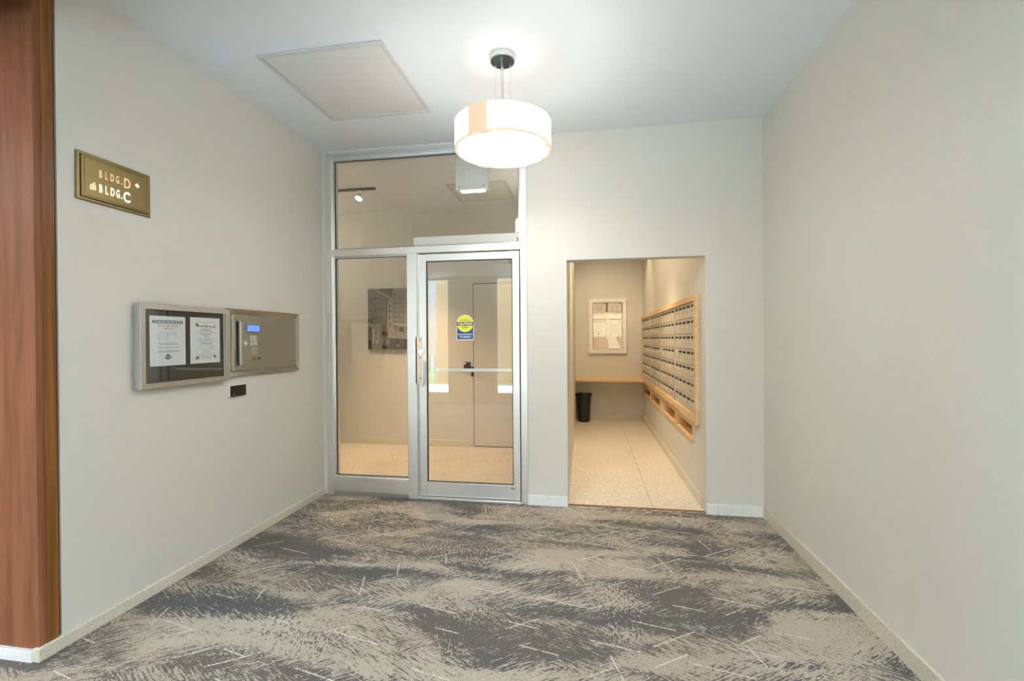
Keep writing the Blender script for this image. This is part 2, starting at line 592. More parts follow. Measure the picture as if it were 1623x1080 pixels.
def ellipse(cx, cy, rx, ry, n=20, a0=0.0, a1=2 * PI, rot=0.0):
    out = []
    for k in range(n):
        a = a0 + (a1 - a0) * k / (n if a1 - a0 > 6.2 else n - 1)
        x, y = rx * math.cos(a), ry * math.sin(a)
        out.append((cx + x * math.cos(rot) - y * math.sin(rot), cy + x * math.sin(rot) + y * math.cos(rot)))
    return out


def greek(bm, fr, org, x0, x1, y, h, mi, lift, rnd):
    """one line of small print: words as short bars"""
    x = x0
    while x < x1 - h:
        w = min(rnd.uniform(1.5, 5.5) * h, x1 - x)
        add_quad(bm, fr, org, rect(x, x + w, y - h / 2, y + h / 2), mi, lift)
        x += w + h * 0.8


def wall_grid(name, axis, a, b, us, vs, holes, mat):
    """wall slab between planes a and b, made of cells (u, z), leaving out holes"""
    bm = bmesh.new()
    for i in range(len(us) - 1):
        for j in range(len(vs) - 1):
            if (i, j) in holes:
                continue
            if axis == 'X':
                add_box(bm, a, b, us[i], us[i + 1], vs[j], vs[j + 1])
            else:
                add_box(bm, us[i], us[i + 1], a, b, vs[j], vs[j + 1])
    bmesh.ops.remove_doubles(bm, verts=bm.verts, dist=1e-5)
    # drop the internal faces shared by two cells
    seen = {}
    for f in bm.faces:
        key = tuple(sorted(v.index for v in f.verts)) if False else tuple(sorted((round(v.co.x, 5), round(v.co.y, 5), round(v.co.z, 5)) for v in f.verts))
        seen.setdefault(key, []).append(f)
    dead = [f for fs in seen.values() if len(fs) > 1 for f in fs]
    if dead:
        bmesh.ops.delete(bm, geom=dead, context='FACES_ONLY')
    return struct(obj(name, bm, mat))


# ================================================================== LARGE STRUCTURE
YW = 3.903          # far face of the back wall
YV = 5.72           # vestibule far wall
YM = 7.98           # mail room far wall
XM = 0.895          # mail room right wall / right edge of opening
XO = -0.177         # left edge of opening
ZO = 2.02           # opening head
YREAR = -1.8        # window wall behind the camera
ZLOW = 2.70         # lower lobby ceiling

struct(box('floor', (-6.6, 1.6, YREAR - 0.1, 3.835, -0.12, 0.0), 'carpet'))
struct(box('ceiling', (-6.6, 1.6, 1.40, 3.905, HC, HC + 0.1), 'ceil'))
struct(box('ceiling_lobby', (-6.6, 1.6, YREAR - 0.1, 1.30, ZLOW, ZLOW + 0.1), 'ceil'))
struct(box('beam', (-6.6, 1.6, 1.30, 1.40, ZLOW, HC + 0.1), 'wall'))
struct(box('wall_left', (-3.3, XL, 1.70, YW, 0.0, HC), 'wall'))
struct(box('wall_right', (XR, XR + 0.2, YREAR, YW, 0.0, HC), 'wall'))
wall_grid('wall_back', 'Y', YB, YW, [-0.505, XO, XM, XR], [0.0, ZO, HC], {(1, 0)}, 'wall')
struct(box('wall_back_header', (XL, -0.505, YB + 0.004, YW, 3.036, HC), 'wall'))
struct(box('wall_back_pier', (XL, -2.312, YB + 0.004, YW, 0.0, 3.036), 'wall'))

# wood-clad end of the left wall
pil = group_empty('wall_wood_clad', (XL - 0.4, 1.65, 0), 'reddish brown wood-clad wall end beside the brass sign', None)
box('front_panel', (-3.3, XL + 0.0, 1.612, 1.640, 0.05, HC), 'walnut', pil)
box('side_panel', (XL - 0.028, XL + 0.002, 1.640, 1.688, 0.05, HC), 'walnutside', pil)
box('shadow_gap', (XL - 0.04, XL - 0.012, 1.688, 1.70, 0.05, HC), 'blackmat', pil)
box('core', (-3.3, XL - 0.04, 1.640, 1.70, 0.05, HC), 'blackmat', pil)
struct(box('wall_lobby_left', (-6.6, -3.3, 1.60, 1.75, 0, HC), 'wall'))
struct(box('wall_lobby_far', (-6.8, -6.6, YREAR, 1.75, 0, HC), 'wall'))

# baseboards
def base_l():
    bm = bmesh.new()
    add_box(bm, XL - 0.02, XL + 0.016, 1.60, YB - 0.01, 0, 0.06, 0.003)
    return bm
struct(obj('baseboard_left', base_l(), 'terrbase'))
struct(box('baseboard_wood', (-3.3, XL - 0.02, 1.595, 1.70, 0, 0.05), 'basewhite', bevel=0.002))
struct(box('baseboard_right', (XR - 0.014, XR, YREAR, YB - 0.014, 0, 0.085), 'terrbase', bevel=0.002))
bb = group_empty('baseboard_back', (0.6, YB, 0), None, None)
for nm, x0, x1 in (('base_slab', -0.505, XO), ('base_slab', XM, 0.978), ('base_slab', 0.980, XR)):
    box(nm, (x0, x1, YB - 0.014, YB, 0, 0.083), 'basewhite', bb, bevel=0.002)
struct(box('trim_threshold', (XO, XM, 3.820, 3.840, -0.02, 0.004), 'walnutside'))

# ---- mail room shell
def xl_at(y):
    return XO - 0.055 * (y - YB) / (YM - YB)
bm = bmesh.new()
vs = [bm.verts.new(v) for v in ((XO, YW, 0), (xl_at(YM), YM, 0), (-0.32, YM, 0), (-0.32, YW, 0))]
f = bm.faces.new(vs)
r = bmesh.ops.extrude_face_region(bm, geom=[f])
bmesh.ops.translate(bm, verts=[v for v in r['geom'] if isinstance(v, bmesh.types.BMVert)], vec=(0, 0, HC))
struct(obj('wall_mailroom_left', bm, 'wall'))
struct(box('wall_mailroom_back', (-0.32, 1.3, YM, YM + 0.15, 0, HC), 'wall'))
CUB = [(6.05, 7.90, 0.44, 0.625), (4.19, 5.83, 0.455, 0.64)]
wall_grid('wall_mailroom_right', 'X', XM, XM + 0.26, [YW, 4.19, 5.83, 6.05, 7.90, YM], [0, 0.44, 0.455, 0.625, 0.64, HC],
          {(1, 2), (1, 3), (3, 1), (3, 2)}, 'wall')
struct(box('ceiling_mailroom', (-0.4, 1.3, YW, YM + 0.1, HC, HC + 0.1), 'ceil'))
fm = group_empty('floor_mailroom', (0.35, 5.9, 0), None, None)
box('floor_bed', (-0.32, XM + 0.2, 3.838, YM, -0.12, -0.004), 'grout', fm)
for x0, x1 in ((-0.30, 0.503), (0.507, XM)):
    for y0, y1 in ((3.84, 5.798), (5.801, YM)):
        box('terrazzo_slab', (x0, x1, y0, y1, -0.05, 0.0), 'terr', fm)
struct(box('baseboard_mailroom_right', (XM - 0.014, XM, YW, YM - 0.014, 0, 0.095), 'terrbase', bevel=0.003))
struct(box('baseboard_mailroom_back', (xl_at(YM), XM - 0.014, YM - 0.014, YM, 0, 0.092), 'terrbase', bevel=0.003))

# ---- vestibule shell
struct(box('wall_vestibule_back', (-4.6, -0.32, YV, YV + 0.15, 0, HC), 'wall'))
struct(box('wall_vestibule_left', (-4.75, -4.6, YW, YV + 0.15, 0, HC), 'wall'))
struct(box('wall_vestibule_front', (-4.6, -3.3, YW - 0.1, YW, 0, HC), 'wall'))
struct(box('wall_vestibule_right', (-0.36, -0.32, YW, YV, 0, HC), 'wall'))
struct(box('ceiling_vestibule', (-4.7, -0.32, YW, YV + 0.1, HC, HC + 0.1), 'ceil'))
fv = group_empty('floor_vestibule', (-2.4, 4.8, 0), None, None)
box('floor_bed', (-4.6, -0.33, 3.838, YV, -0.12, -0.004), 'grout', fv)
xs = [-4.6, -3.4, -2.2, -1.0, -0.36]
for i in range(4):
    for y0, y1 in ((3.84, 4.799), (4.801, YV)):
        box('terrazzo_slab', (xs[i] + 0.001, xs[i + 1] - 0.001, y0, y1, -0.05, 0.0), 'terr', fv)
struct(box('baseboard_vestibule', (-4.6, -1.505, YV - 0.014, YV, 0, 0.075), 'terrbase', bevel=0.003))

# ---- rear window wall and what lies outside (seen only in the door glass)
struct(box('wall_rear_column', (-2.93, -1.95, YREAR - 0.25, YREAR, 0, ZLOW), 'wall'))
struct(box('wall_rear_right', (-1.30, 0.12, YREAR - 0.25, YREAR, 0, ZLOW), 'wall'))
struct(box('wall_rear_left', (-6.6, -3.60, YREAR - 0.25, YREAR, 0, ZLOW), 'wall'))
struct(box('wall_rear_sill', (-6.6, XR + 0.2, YREAR - 0.2, YREAR - 0.02, -0.1, 0.20), 'whitepaint'))
for k, (x0, x1) in enumerate(((-3.60, -2.93), (-1.95, -1.30), (0.12, XR))):
    w = group_empty('window_%d' % (k + 3), ((x0 + x1) / 2, YREAR - 0.1, 0.2), None, None)
    bm = bmesh.new()
    add_box(bm, x0, x0 + 0.05, YREAR - 0.14, YREAR - 0.06, 0.2, ZLOW)
    add_box(bm, x1 - 0.05, x1, YREAR - 0.14, YREAR - 0.06, 0.2, ZLOW)
    add_box(bm, x0, x1, YREAR - 0.14, YREAR - 0.06, 0.2, 0.24)
    add_box(bm, x0, x1, YREAR - 0.14, YREAR - 0.06, ZLOW - 0.05, ZLOW)
    obj('window_frame', bm, 'alu', w)
    box('pane', (x0 + 0.05, x1 - 0.05, YREAR - 0.104, YREAR - 0.098, 0.24, ZLOW - 0.05), 'glasscase', w)
struct(box('ground', (-30, 30, -30, YREAR - 0.2, -0.3, -0.1), 'grass'))
struct(box('bounce_paving', (-30, 30, -6.3, YREAR - 0.2, -0.1, -0.06), 'concrete'))  # pale paving put in to throw daylight up at the ceiling
bld = group_empty('wall_outside', (1.0, -8.0, -0.1), 'tan brick building across the lawn, mirrored in the door glass', None)
box('brick_wall', (-5.15, 8.0, -9.0, -7.5, -0.1, 3.75), 'brick', bld)
box('coping', (-5.2, 8.05, -9.05, -7.45, 3.75, 3.87), 'concrete', bld)

tw = group_empty('wall_outside_tower', (-11, -16, -0.1), None, None)
box('tower_block', (-18.0, -5.6, -18.0, -14.0, -0.1, 14.0), 'towergrey', tw)

# ================================================================== STOREFRONT
YF = YB - 0.008                # front face of the aluminium frame
fr = group_empty('trim_storefront_frame', (-1.4, YB, 0), 'brushed aluminium frame around the door, sidelight and transom', None)
box('jamb', (-2.312, -2.252, YF, YF + 0.11, 0, 3.036), 'alu', fr, 0.002)
box('jamb', (-0.560, -0.505, YF, YF + 0.11, 0, 3.036), 'alu', fr, 0.002)
box('header', (-2.252, -0.560, YF, YF + 0.11, 2.985, 3.036), 'alux', fr, 0.002)
box('header_groove', (-2.252, -0.560, YF - 0.002, YF + 0.01, 3.006, 3.012), 'alubead', fr)
box('transom_bar', (-2.252, -0.560, YF - 0.004, YF + 0.11, 2.122, 2.182), 'alux', fr, 0.003)
box('mullion', (-1.549, -1.462, YF - 0.004, YF + 0.11, 0, 2.122), 'alu', fr, 0.002)
box('mullion_return', (-1.462, -1.452, YF + 0.03, YF + 0.09, 0, 2.122), 'alubead', fr)
box('door_stop', (-0.566, -0.560, YF + 0.03, YF + 0.09, 0.02, 2.122), 'gasket', fr)
box('kick_rail', (-2.252, -1.549, YF, YF + 0.10, 0.034, 0.162), 'alux', fr, 0.002)
box('sill_strip', (-2.252, -1.549, YF + 0.004, YF + 0.10, 0.0, 0.032), 'alubead', fr)
box('threshold', (-1.462, -0.560, YF - 0.012, YF + 0.10, 0.0, 0.020), 'alux', fr, 0.003)

w1 = group_empty('window_1', (-1.4, YB, 2.18), 'wide glass transom above the sidelight and the door', None)
w2 = group_empty('window_2', (-1.9, YB, 0.16), 'tall glass sidelight left of the aluminium door', None)
def glazing(w, x0, x1, z0, z1, y, bead=0.014):
    bm = bmesh.new()
    add_box(bm, x0, x0 + bead, y - 0.02, y + 0.02, z0, z1)
    add_box(bm, x1 - bead, x1, y - 0.02, y + 0.02, z0, z1)
    add_box(bm, x0 + bead, x1 - bead, y - 0.02, y + 0.02, z1 - bead, z1)
    add_box(bm, x0 + bead, x1 - bead, y - 0.02, y + 0.02, z0, z0 + bead * 0.7)
    obj('glazing_bead', bm, 'alubead', w)
    bm = bmesh.new()
    g = 0.004
    add_box(bm, x0 + bead, x0 + bead + g, y - 0.012, y - 0.003, z0 + g, z1 - bead)
    add_box(bm, x1 - bead - g, x1 - bead, y - 0.012, y - 0.003, z0 + g, z1 - bead)
    add_box(bm, x0 + bead, x1 - bead, y - 0.012, y - 0.003, z1 - bead - g, z1 - bead)
    add_box(bm, x0 + bead, x1 - bead, y - 0.012, y - 0.003, z0 + bead * 0.7, z0 + bead * 0.7 + g)
    obj('gasket', bm, 'inkdark', w)
    box('glass_pane', (x0 + bead * 0.5, x1 - bead * 0.5, y - 0.003, y + 0.003, z0 + 0.004, z1 - 0.004), 'glass', w)
glazing(w1, -2.252, -0.560, 2.182, 2.985, YF + 0.045)
glazing(w2, -2.252, -1.549, 0.162, 2.122, YF + 0.045)

# ---- door leaf
YD = YB + 0.010
DX0, DX1, DZ0, DZ1 = -1.449, -0.572, 0.026, 2.114
d1 = group_empty('door_1', (-1.0, YD, DZ0), 'aluminium framed glass door with caution sticker and pull handle', None)
box('stile', (DX0, -1.385, YD, YD + 0.045, DZ0, DZ1), 'alu', d1, 0.002)
box('stile', (-0.630, DX1, YD, YD + 0.045, DZ0, DZ1), 'alu', d1, 0.002)
box('top_rail', (-1.385, -0.630, YD, YD + 0.045, 2.054, DZ1), 'alux', d1, 0.002)
box('bottom_rail', (-1.385, -0.630, YD, YD + 0.045, DZ0, 0.150), 'alux', d1, 0.002)
bm = bmesh.new()
for b in ((-1.385, -1.379, 0.150, 2.054), (-0.636, -0.630, 0.150, 2.054), (-1.379, -0.636, 2.048, 2.054), (-1.379, -0.636, 0.150, 0.156)):
    add_box(bm, b[0], b[1], YD + 0.006, YD + 0.018, b[2], b[3])
obj('gasket', bm, 'gasket', d1)
box('glass_pane', (-1.383, -0.632, YD + 0.019, YD + 0.025, 0.152, 2.052), 'glass', d1)
bm = bmesh.new()
add_box(bm, -1.477, -1.448, YD - 0.022, YD - 0.016, 1.000, 1.402, 0.001)
add_box(bm, -1.450, -1.425, YD - 0.016, YD - 0.0005, 1.000, 1.402, 0.001)
lg = obj('lock_guard', bm, 'rosesteel', d1)
for z in (1.375, 1.225, 1.045):
    bm = bmesh.new()
    add_cyl(bm, (-1.436, YD - 0.018, z), 0.006, 0.004, 'Y', 12)
    obj('screw', bm, 'inkdark', lg)
bm = bmesh.new()
add_cyl(bm, (-1.427, YD - 0.022, 1.274), 0.021, 0.012, 'Y', 24)
add_cyl(bm, (-1.427, YD - 0.030, 1.274), 0.013, 0.006, 'Y', 20)
lk = obj('lock_cylinder', bm, 'chrome', d1, True)
box('keyhole', (-1.4285, -1.4255, YD - 0.0345, YD - 0.033, 1.266, 1.278), 'blackmat', lk)
bm = bmesh.new()
add_tube(bm, [(-1.408, YD - 0.0, 1.180), (-1.408, YD - 0.045, 1.180)], 0.008)
add_tube(bm, [(-1.408, YD - 0.0, 0.995), (-1.408, YD - 0.045, 0.995)], 0.008)
add_tube(bm, [(-1.408, YD - 0.045, 0.975), (-1.408, YD - 0.045, 1.195)], 0.0105, 14)
obj('pull_handle', bm, 'alu', d1, True)
bm = bmesh.new()
add_box(bm, -1.345, -0.625, YD + 0.085, YD + 0.105, 1.094, 1.122, 0.003)
add_box(bm, -1.375, -1.340, YD + 0.045, YD + 0.105, 1.080, 1.136, 0.003)
add_box(bm, -0.632, -0.600, YD + 0.045, YD + 0.105, 1.080, 1.136, 0.003)
obj('push_bar', bm, 'whiteplastic', d1)
box('inside_lock_plate', (-1.372, -1.336, YD + 0.046, YD + 0.052, 0.995, 1.24), 'rosesteel', d1)
box('maker_label', (-0.655, -0.618, YD - 0.0015, YD, 0.120, 0.128), 'green', d1)

# sticker on the glass
st = thing('caution_sticker', (-1.045, YD + 0.018, 1.372), 'yellow and blue caution sticker stuck on the glass of the aluminium door', 'sticker')
bm = bmesh.new()
o = (-1.045, YD + 0.0188, 1.372)
pts = [(-0.076, 0.0), (0.076, 0.0), (0.076, 0.139)] + ellipse(0, 0.139, 0.076, 0.076, 24, 0, PI)[1:-1] + [(-0.076, 0.139)]
add_quad(bm, BACK, o, pts, 0, 0.0)
add_quad(bm, BACK, o, rect(-0.071, 0.071, 0.006, 0.139), 1, 0.0003)
add_quad(bm, BACK, o, ellipse(0, 0.139, 0.071, 0.071, 40), 2, 0.0006)
add_quad(bm, BACK, o, rect(-0.073, 0.073, 0.122, 0.154), 3, 0.0009)
P3 = (o[0], o[1], o[2])
def stt(s, size, y, mi, sx=1.0, bold=0.0):
    add_text(bm, s, size, (o[0], o[1] - 0.0013, o[2] + y), BACK, sx, 'CENTER', bold, 0, mi)
stt('AUTOMATIC', 0.0185, 0.162, 3, 0.9)
stt('CAUTION', 0.028, 0.1285, 0, 0.98, 0.0008)
stt('DOOR', 0.0185, 0.101, 3, 1.0, 0.0003)
stt('ACTIVATE SWITCH', 0.0170, 0.042, 0, 0.86, 0.0004)
stt('TO OPERATE', 0.0185, 0.020, 0, 0.9, 0.0004)
obj('printed_face', bm, ['white', 'blue', 'yellow', 'black'], st)

# ================================================================== LEFT WALL FITTINGS
def L(x):
    return XL + x

# brass direction sign
sg = thing('direction_sign', (XL, 1.955, 2.05), 'brass wall sign with lit letters naming two buildings, beside the wood panelling', 'sign')
bm = bmesh.new()
add_box(bm, XL, L(0.010), 1.772, 2.139, 2.048, 2.276, 0.003)
obj('back_plate', bm, 'brass', sg)
bm = bmesh.new()
add_box(bm, L(0.010), L(0.0112), 1.787, 2.124, 2.061, 2.263)
obj('groove', bm, 'brassdark', sg)
bm = bmesh.new()
add_box(bm, L(0.010), L(0.016), 1.790, 2.121, 2.064, 2.260, 0.002)
add_box(bm, L(0.016), L(0.0164), 1.803, 2.108, 2.0735, 2.2505)
ft = obj('face_plate', bm, 'brass', sg)
bm = bmesh.new()
for b in ((1.802, 2.109, 2.0725, 2.0745), (1.802, 2.109, 2.2495, 2.2515), (1.802, 1.8035, 2.0725, 2.2515), (2.1075, 2.109, 2.0725, 2.2515)):
    add_box(bm, L(0.016), L(0.0166), *b)
obj('border_line', bm, 'brassdark', ft)
bm = bmesh.new()
add_cyl(bm, (L(0.0175), 2.098, 2.081), 0.0035, 0.003, 'X', 12)
obj('screw', bm, 'chrome', ft)
bm = bmesh.new()
SX = L(0.0172)
def sgt(bm, s, x, z, h, sx, bold):
    add_text(bm, s, h / 0.70, (SX, x, z), LEFT, sx, 'LEFT', bold, 0.0004)
xx = 1.868
for ch, w in (('B', .028), ('L', .025), ('D', .027), ('G', .026)):
    sgt(bm, ch, xx, 2.176, 0.036, 0.46, 0.0006)
    xx += w
sgt(bm, '.', 1.972, 2.176, 0.036, 0.8, 0.0006)
sgt(bm, 'D', 1.986, 2.166, 0.049, 0.72, 0.0008)
obj('upper_lettering', bm, 'signglow', sg)
bm = bmesh.new()
xx = 1.867
for ch, w in (('B', .029), ('L', .025), ('D', .027), ('G', .026)):
    sgt(bm, ch, xx, 2.104, 0.039, 0.48, 0.0012)
    xx += w
sgt(bm, '.', 1.972, 2.104, 0.036, 0.8, 0.0010)
sgt(bm, 'C', 1.984, 2.095, 0.050, 0.72, 0.0016)
obj('lower_lettering', bm, 'signhot', sg)
bm = bmesh.new()
add_quad(bm, LEFT, (SX, 0, 0), [(2.047, 2.189), (2.057, 2.189), (2.057, 2.180), (2.0705, 2.196), (2.057, 2.213), (2.057, 2.204), (2.047, 2.204)], 0, 0.0004)
obj('arrow_mark', bm, 'signdim', sg)
bm = bmesh.new()
add_quad(bm, LEFT, (SX, 0, 0), [(1.826, 2.100), (1.830, 2.106), (1.838, 2.104), (1.845, 2.107), (1.853, 2.106), (1.853, 2.131), (1.848, 2.134), (1.850, 2.144), (1.845, 2.145),
                                (1.838, 2.136), (1.828, 2.130), (1.823, 2.116), (1.825, 2.110)], 0, 0.0004)
obj('hand_mark', bm, 'signglow', sg)

# notice case
cs = thing('notice_case', (XL, 2.34, 1.122), 'glazed notice case with champagne metal frame and dark backing on the wall', 'notice board')
CY0, CY1, CZ0, CZ1 = 2.040, 2.648, 1.124, 1.583
bm = bmesh.new()
add_box(bm, XL, L(0.034), CY0 + 0.006, CY0 + 0.018, CZ0 + 0.004, CZ1 - 0.004)
add_box(bm, XL, L(0.034), CY1 - 0.018, CY1 - 0.006, CZ0 + 0.004, CZ1 - 0.004)
add_box(bm, XL, L(0.034), CY0 + 0.018, CY1 - 0.018, CZ0 + 0.004, CZ0 + 0.016)
add_box(bm, XL, L(0.034), CY0 + 0.018, CY1 - 0.018, CZ1 - 0.016, CZ1 - 0.004)
obj('case_sides', bm, 'champside', cs)
box('back_board', (XL, L(0.028), CY0 + 0.018, CY1 - 0.018, CZ0 + 0.016, CZ1 - 0.016), 'darkboard', cs)
bm = bmesh.new()
def frame_prof(bm, y0, y1, z0, z1, w, xa, xb, mi=0):
    """mitred picture-frame moulding facing +X"""
    o_ = [(y0, z0), (y1, z0), (y1, z1), (y0, z1)]
    i_ = [(y0 + w, z0 + w), (y1 - w, z0 + w), (y1 - w, z1 - w), (y0 + w, z1 - w)]
    q = lambda p, x: bm.verts.new((x, p[0], p[1]))
    A = [q(p, xa) for p in o_]
    B = [q(p, xb - 0.002) for p in o_]
    C0 = [q((p[0] + (0.003 if p[0] == y0 else -0.003), p[1] + (0.003 if p[1] == z0 else -0.003)), xb) for p in o_]
    D = [q(p, xb) for p in i_]
    E = [q(p, xa) for p in i_]
    for R, S in ((A, B), (B, C0), (C0, D), (D, E), (E, A)):
        for k in range(4):
            bm.faces.new((R[k], R[(k + 1) % 4], S[(k + 1) % 4], S[k])).material_index = mi
frame_prof(bm, CY0, CY1, CZ0, CZ1, 0.030, L(0.034), L(0.046))
frame_o = obj('door_frame', bm, 'champ', cs)
box('glass_door', (L(0.0385), L(0.0415), CY0 + 0.020, CY1 - 0.020, CZ0 + 0.020, CZ1 - 0.020), 'glasscase', cs)
box('sliding_track', (L(0.029), L(0.037), CY1 - 0.044, CY1 - 0.034, CZ0 + 0.018, CZ1 - 0.018), 'champside', cs)


def sheet(name, fr, org, w, h, label, cat, group, drawer, mats, paper='paper', bend=0.0003):
    """a sheet of paper: thin bowed slab with its print laid on it"""
    t = thing(name, org, label, cat, group)
    bm = bmesh.new()
    nx = 6
    def z(u):
        return 0.0012 + bend * (4 * (u - 0.5) ** 2)
    rows = []
    for lift in (0.0, 0.0004):
        rows.append([[bm.verts.new(Vector(org) + fr[0] * (w * i / nx) + fr[1] * (h * j) + fr[2] * (z(i / nx) + lift)) for i in range(nx + 1)] for j in (0, 1)])
    for r_ in rows:
        for i in range(nx):
            bm.faces.new((r_[0][i], r_[0][i + 1], r_[1][i + 1], r_[1][i]))
    for i in range(nx):
        bm.faces.new((rows[0][0][i], rows[0][0][i + 1], rows[1][0][i + 1], rows[1][0][i]))
        bm.faces.new((rows[0][1][i], rows[0][1][i + 1], rows[1][1][i + 1], rows[1][1][i]))
    for e in (0, nx):
        bm.faces.new((rows[0][0][e], rows[0][1][e], rows[1][1][e], rows[1][0][e]))
    obj('page', bm, paper, t, True)
    bm = bmesh.new()
    drawer(bm)
    # follow the bow of the page
    for v in bm.verts:
        u = (v.co - Vector(org)).dot(fr[0]) / w
        v.co += fr[2] * (z(u) + 0.0008)
    obj('print', bm, mats, t)['kind'] = 'stuff'      # lines of small print
    return t


PX = L(0.0285)
N1 = (PX, 2.106, 1.243)
N2 = (PX, 2.360, 1.245)
ra = random.Random(3)
def notice1(bm):
    w, h = 0.221, 0.276
    q = lambda pts, mi, l=0.0: add_quad(bm, LEFT, N1, pts, mi, l)
    q(rect(0.017, 0.204, 0.236, 0.252), 0)
    greek(bm, LEFT, N1, 0.026, 0.195, 0.244, 0.0062, 1, 0.0003, ra)
    def t(s, size, x, y, mi, al='CENTER', sx=1.0, bold=0.0):
        add_text(bm, s, size, Vector(N1) + LEFT[0] * x + LEFT[1] * y, LEFT, sx, al, bold, 0, mi)
    t('SOCIAL COMMISSION', 0.0150, w / 2 + 0.002, 0.2175, 2, sx=0.92)
    t('MEETING', 0.0150, w / 2 + 0.002, 0.2010, 2, sx=0.95)
    t('All residents are welcome!', 0.0088, w / 2 + 0.004, 0.1830, 3)
    for i, (a, b) in enumerate((('Date:', 'Tuesday, May 3, 2016'), ('Time:', '7:00 pm'), ('Place:', 'D Lobby'))):
        t(a, 0.0098, 0.042, 0.1685 - i * 0.0118, 4, 'LEFT')
        t(b, 0.0098, 0.079, 0.1685 - i * 0.0118, 4, 'LEFT')
    for y, x0, x1 in ((0.126, 0.05, 0.178), (0.118, 0.058, 0.170), (0.101, 0.05, 0.178), (0.084, 0.045, 0.182), (0.077, 0.052, 0.174)):
        greek(bm, LEFT, N1, x0, x1, y, 0.0036, 4, 0, ra)
    q(ellipse(0.108, 0.050, 0.017, 0.010), 5)
    q(ellipse(0.108, 0.058, 0.010, 0.005), 3, 0.0002)
    q([(0.083, 0.043), (0.106, 0.034), (0.128, 0.042), (0.128, 0.047), (0.107, 0.040), (0.086, 0.048)], 6, 0.0003)
    q(rect(0.124, 0.134, 0.044, 0.052), 4, 0.0003)
sheet('notice', LEFT, N1, 0.221, 0.276, 'white notice with navy banner and red heading, in the dark-backed case', 'notice', 'notices in the wall case', notice1,
      ['navy', 'white', 'inkred', 'inkdark', 'ink', 'sage', 'olive'])
def notice2(bm):
    q = lambda pts, mi, l=0.0: add_quad(bm, LEFT, N2, pts, mi, l)
    G = lambda x0, x1, y, h, mi: greek(bm, LEFT, N2, x0, x1, y, h, mi, 0.0, ra)
    G(0.045, 0.178, 0.249, 0.003, 4)
    add_text(bm, 'THE', 0.010, Vector(N2) + LEFT[0] * 0.112 + LEFT[1] * 0.231, LEFT, 1, 'CENTER', 0.0001, 0, 3)
    G(0.070, 0.156, 0.223, 0.0055, 3)
    q(ellipse(0.050, 0.230, 0.015, 0.008, rot=-0.5), 1)
    q([(0.160, 0.216), (0.183, 0.216), (0.186, 0.224), (0.176, 0.236), (0.170, 0.228), (0.163, 0.224)], 4)
    for y, x0, x1, mi in ((0.206, 0.08, 0.145, 2), (0.197, 0.065, 0.16, 2), (0.186, 0.042, 0.185, 4), (0.176, 0.075, 0.152, 3), (0.166, 0.095, 0.135, 4), (0.158, 0.095, 0.135, 4), (0.146, 0.042, 0.185, 4),
                          (0.137, 0.042, 0.185, 4), (0.129, 0.05, 0.178, 4), (0.119, 0.07, 0.157, 3), (0.111, 0.064, 0.160, 4), (0.102, 0.045, 0.185, 4), (0.089, 0.05, 0.175, 4),
                          (0.076, 0.09, 0.14, 4), (0.068, 0.08, 0.145, 4), (0.057, 0.04, 0.185, 4), (0.047, 0.042, 0.185, 4), (0.037, 0.072, 0.156, 2), (0.026, 0.075, 0.152, 4)):
        G(x0, x1, y, 0.0030 if mi == 4 else 0.0036, mi)
    q([(0.038, 0.022), (0.062, 0.028), (0.060, 0.044), (0.036, 0.038)], 5)
    q([(0.168, 0.034), (0.188, 0.028), (0.192, 0.042), (0.172, 0.048)], 5)
sheet('notice', LEFT, N2, 0.220, 0.276, 'white notice with small green and red pictures, beside the case frame nearest the intercom', 'notice', 'notices in the wall case', notice2,
      ['navy', 'olive', 'inkred', 'inkdark', 'ink', 'inkbrown'])

# intercom panel
ip = thing('intercom_panel', (XL, 3.05, 1.14), 'stainless steel entry intercom panel with blue screen, joined to the notice case', 'intercom')
IY0, IY1, IZ0, IZ1 = 2.650, 3.402, 1.140, 1.592
bm = bmesh.new()
def pan(bm):
    o_ = [(IY0, IZ0), (IY1, IZ0), (IY1, IZ1), (IY0, IZ1)]
    i_ = [(IY0, IZ0 + 0.036), (IY1 - 0.022, IZ0 + 0.036), (IY1 - 0.022, IZ1 - 0.036), (IY0, IZ1 - 0.036)]
    q = lambda p, x: bm.verts.new((x, p[0], p[1]))
    A = [q(p, XL) for p in o_]
    B = [q(p, L(0.022)) for p in o_]
    C0 = [q((p[0] + (0 if k in (0, 3) else -0.005), p[1] + (0.005 if k < 2 else -0.005)), L(0.022)) for k, p in enumerate(o_)]
    D = [q(p, L(0.006)) for p in i_]
    for R, S in ((A, B), (B, C0), (C0, D)):
        for k in range(4):
            bm.faces.new((R[k], R[(k + 1) % 4], S[(k + 1) % 4], S[k]))
    bm.faces.new(D)
pan(bm)
obj('recessed_tray', bm, 'steel', ip)
box('blank_plate', (L(0.006), L(0.010), 2.998, 3.376, 1.180, 1.560), 'steelplate', ip, 0.001)
box('phone_plate', (L(0.006), L(0.013), 2.710, 2.994, 1.176, 1.556), 'steelplate', ip, 0.0015)
bm = bmesh.new()
add_box(bm, L(0.013), L(0.036), 2.748, 2.980, 1.213, 1.512, 0.002)
ub = obj('phone_unit', bm, 'steelplate', ip)
box('side_shade_strip', (L(0.013), L(0.024), 2.7445, 2.748, 1.214, 1.511), 'inkdark', ub)  # dark strip that paints shade on the side of the phone unit
box('edge_strip', (L(0.036), L(0.0375), 2.751, 2.760, 1.216, 1.509), 'champside', ub)
bm = bmesh.new()
add_box(bm, L(0.036), L(0.038), 2.805, 2.937, 1.438, 1.489)
obj('screen_bezel', bm, 'navy', ip)
box('screen', (L(0.038), L(0.0386), 2.809, 2.931, 1.443, 1.486), 'lcd', ip)
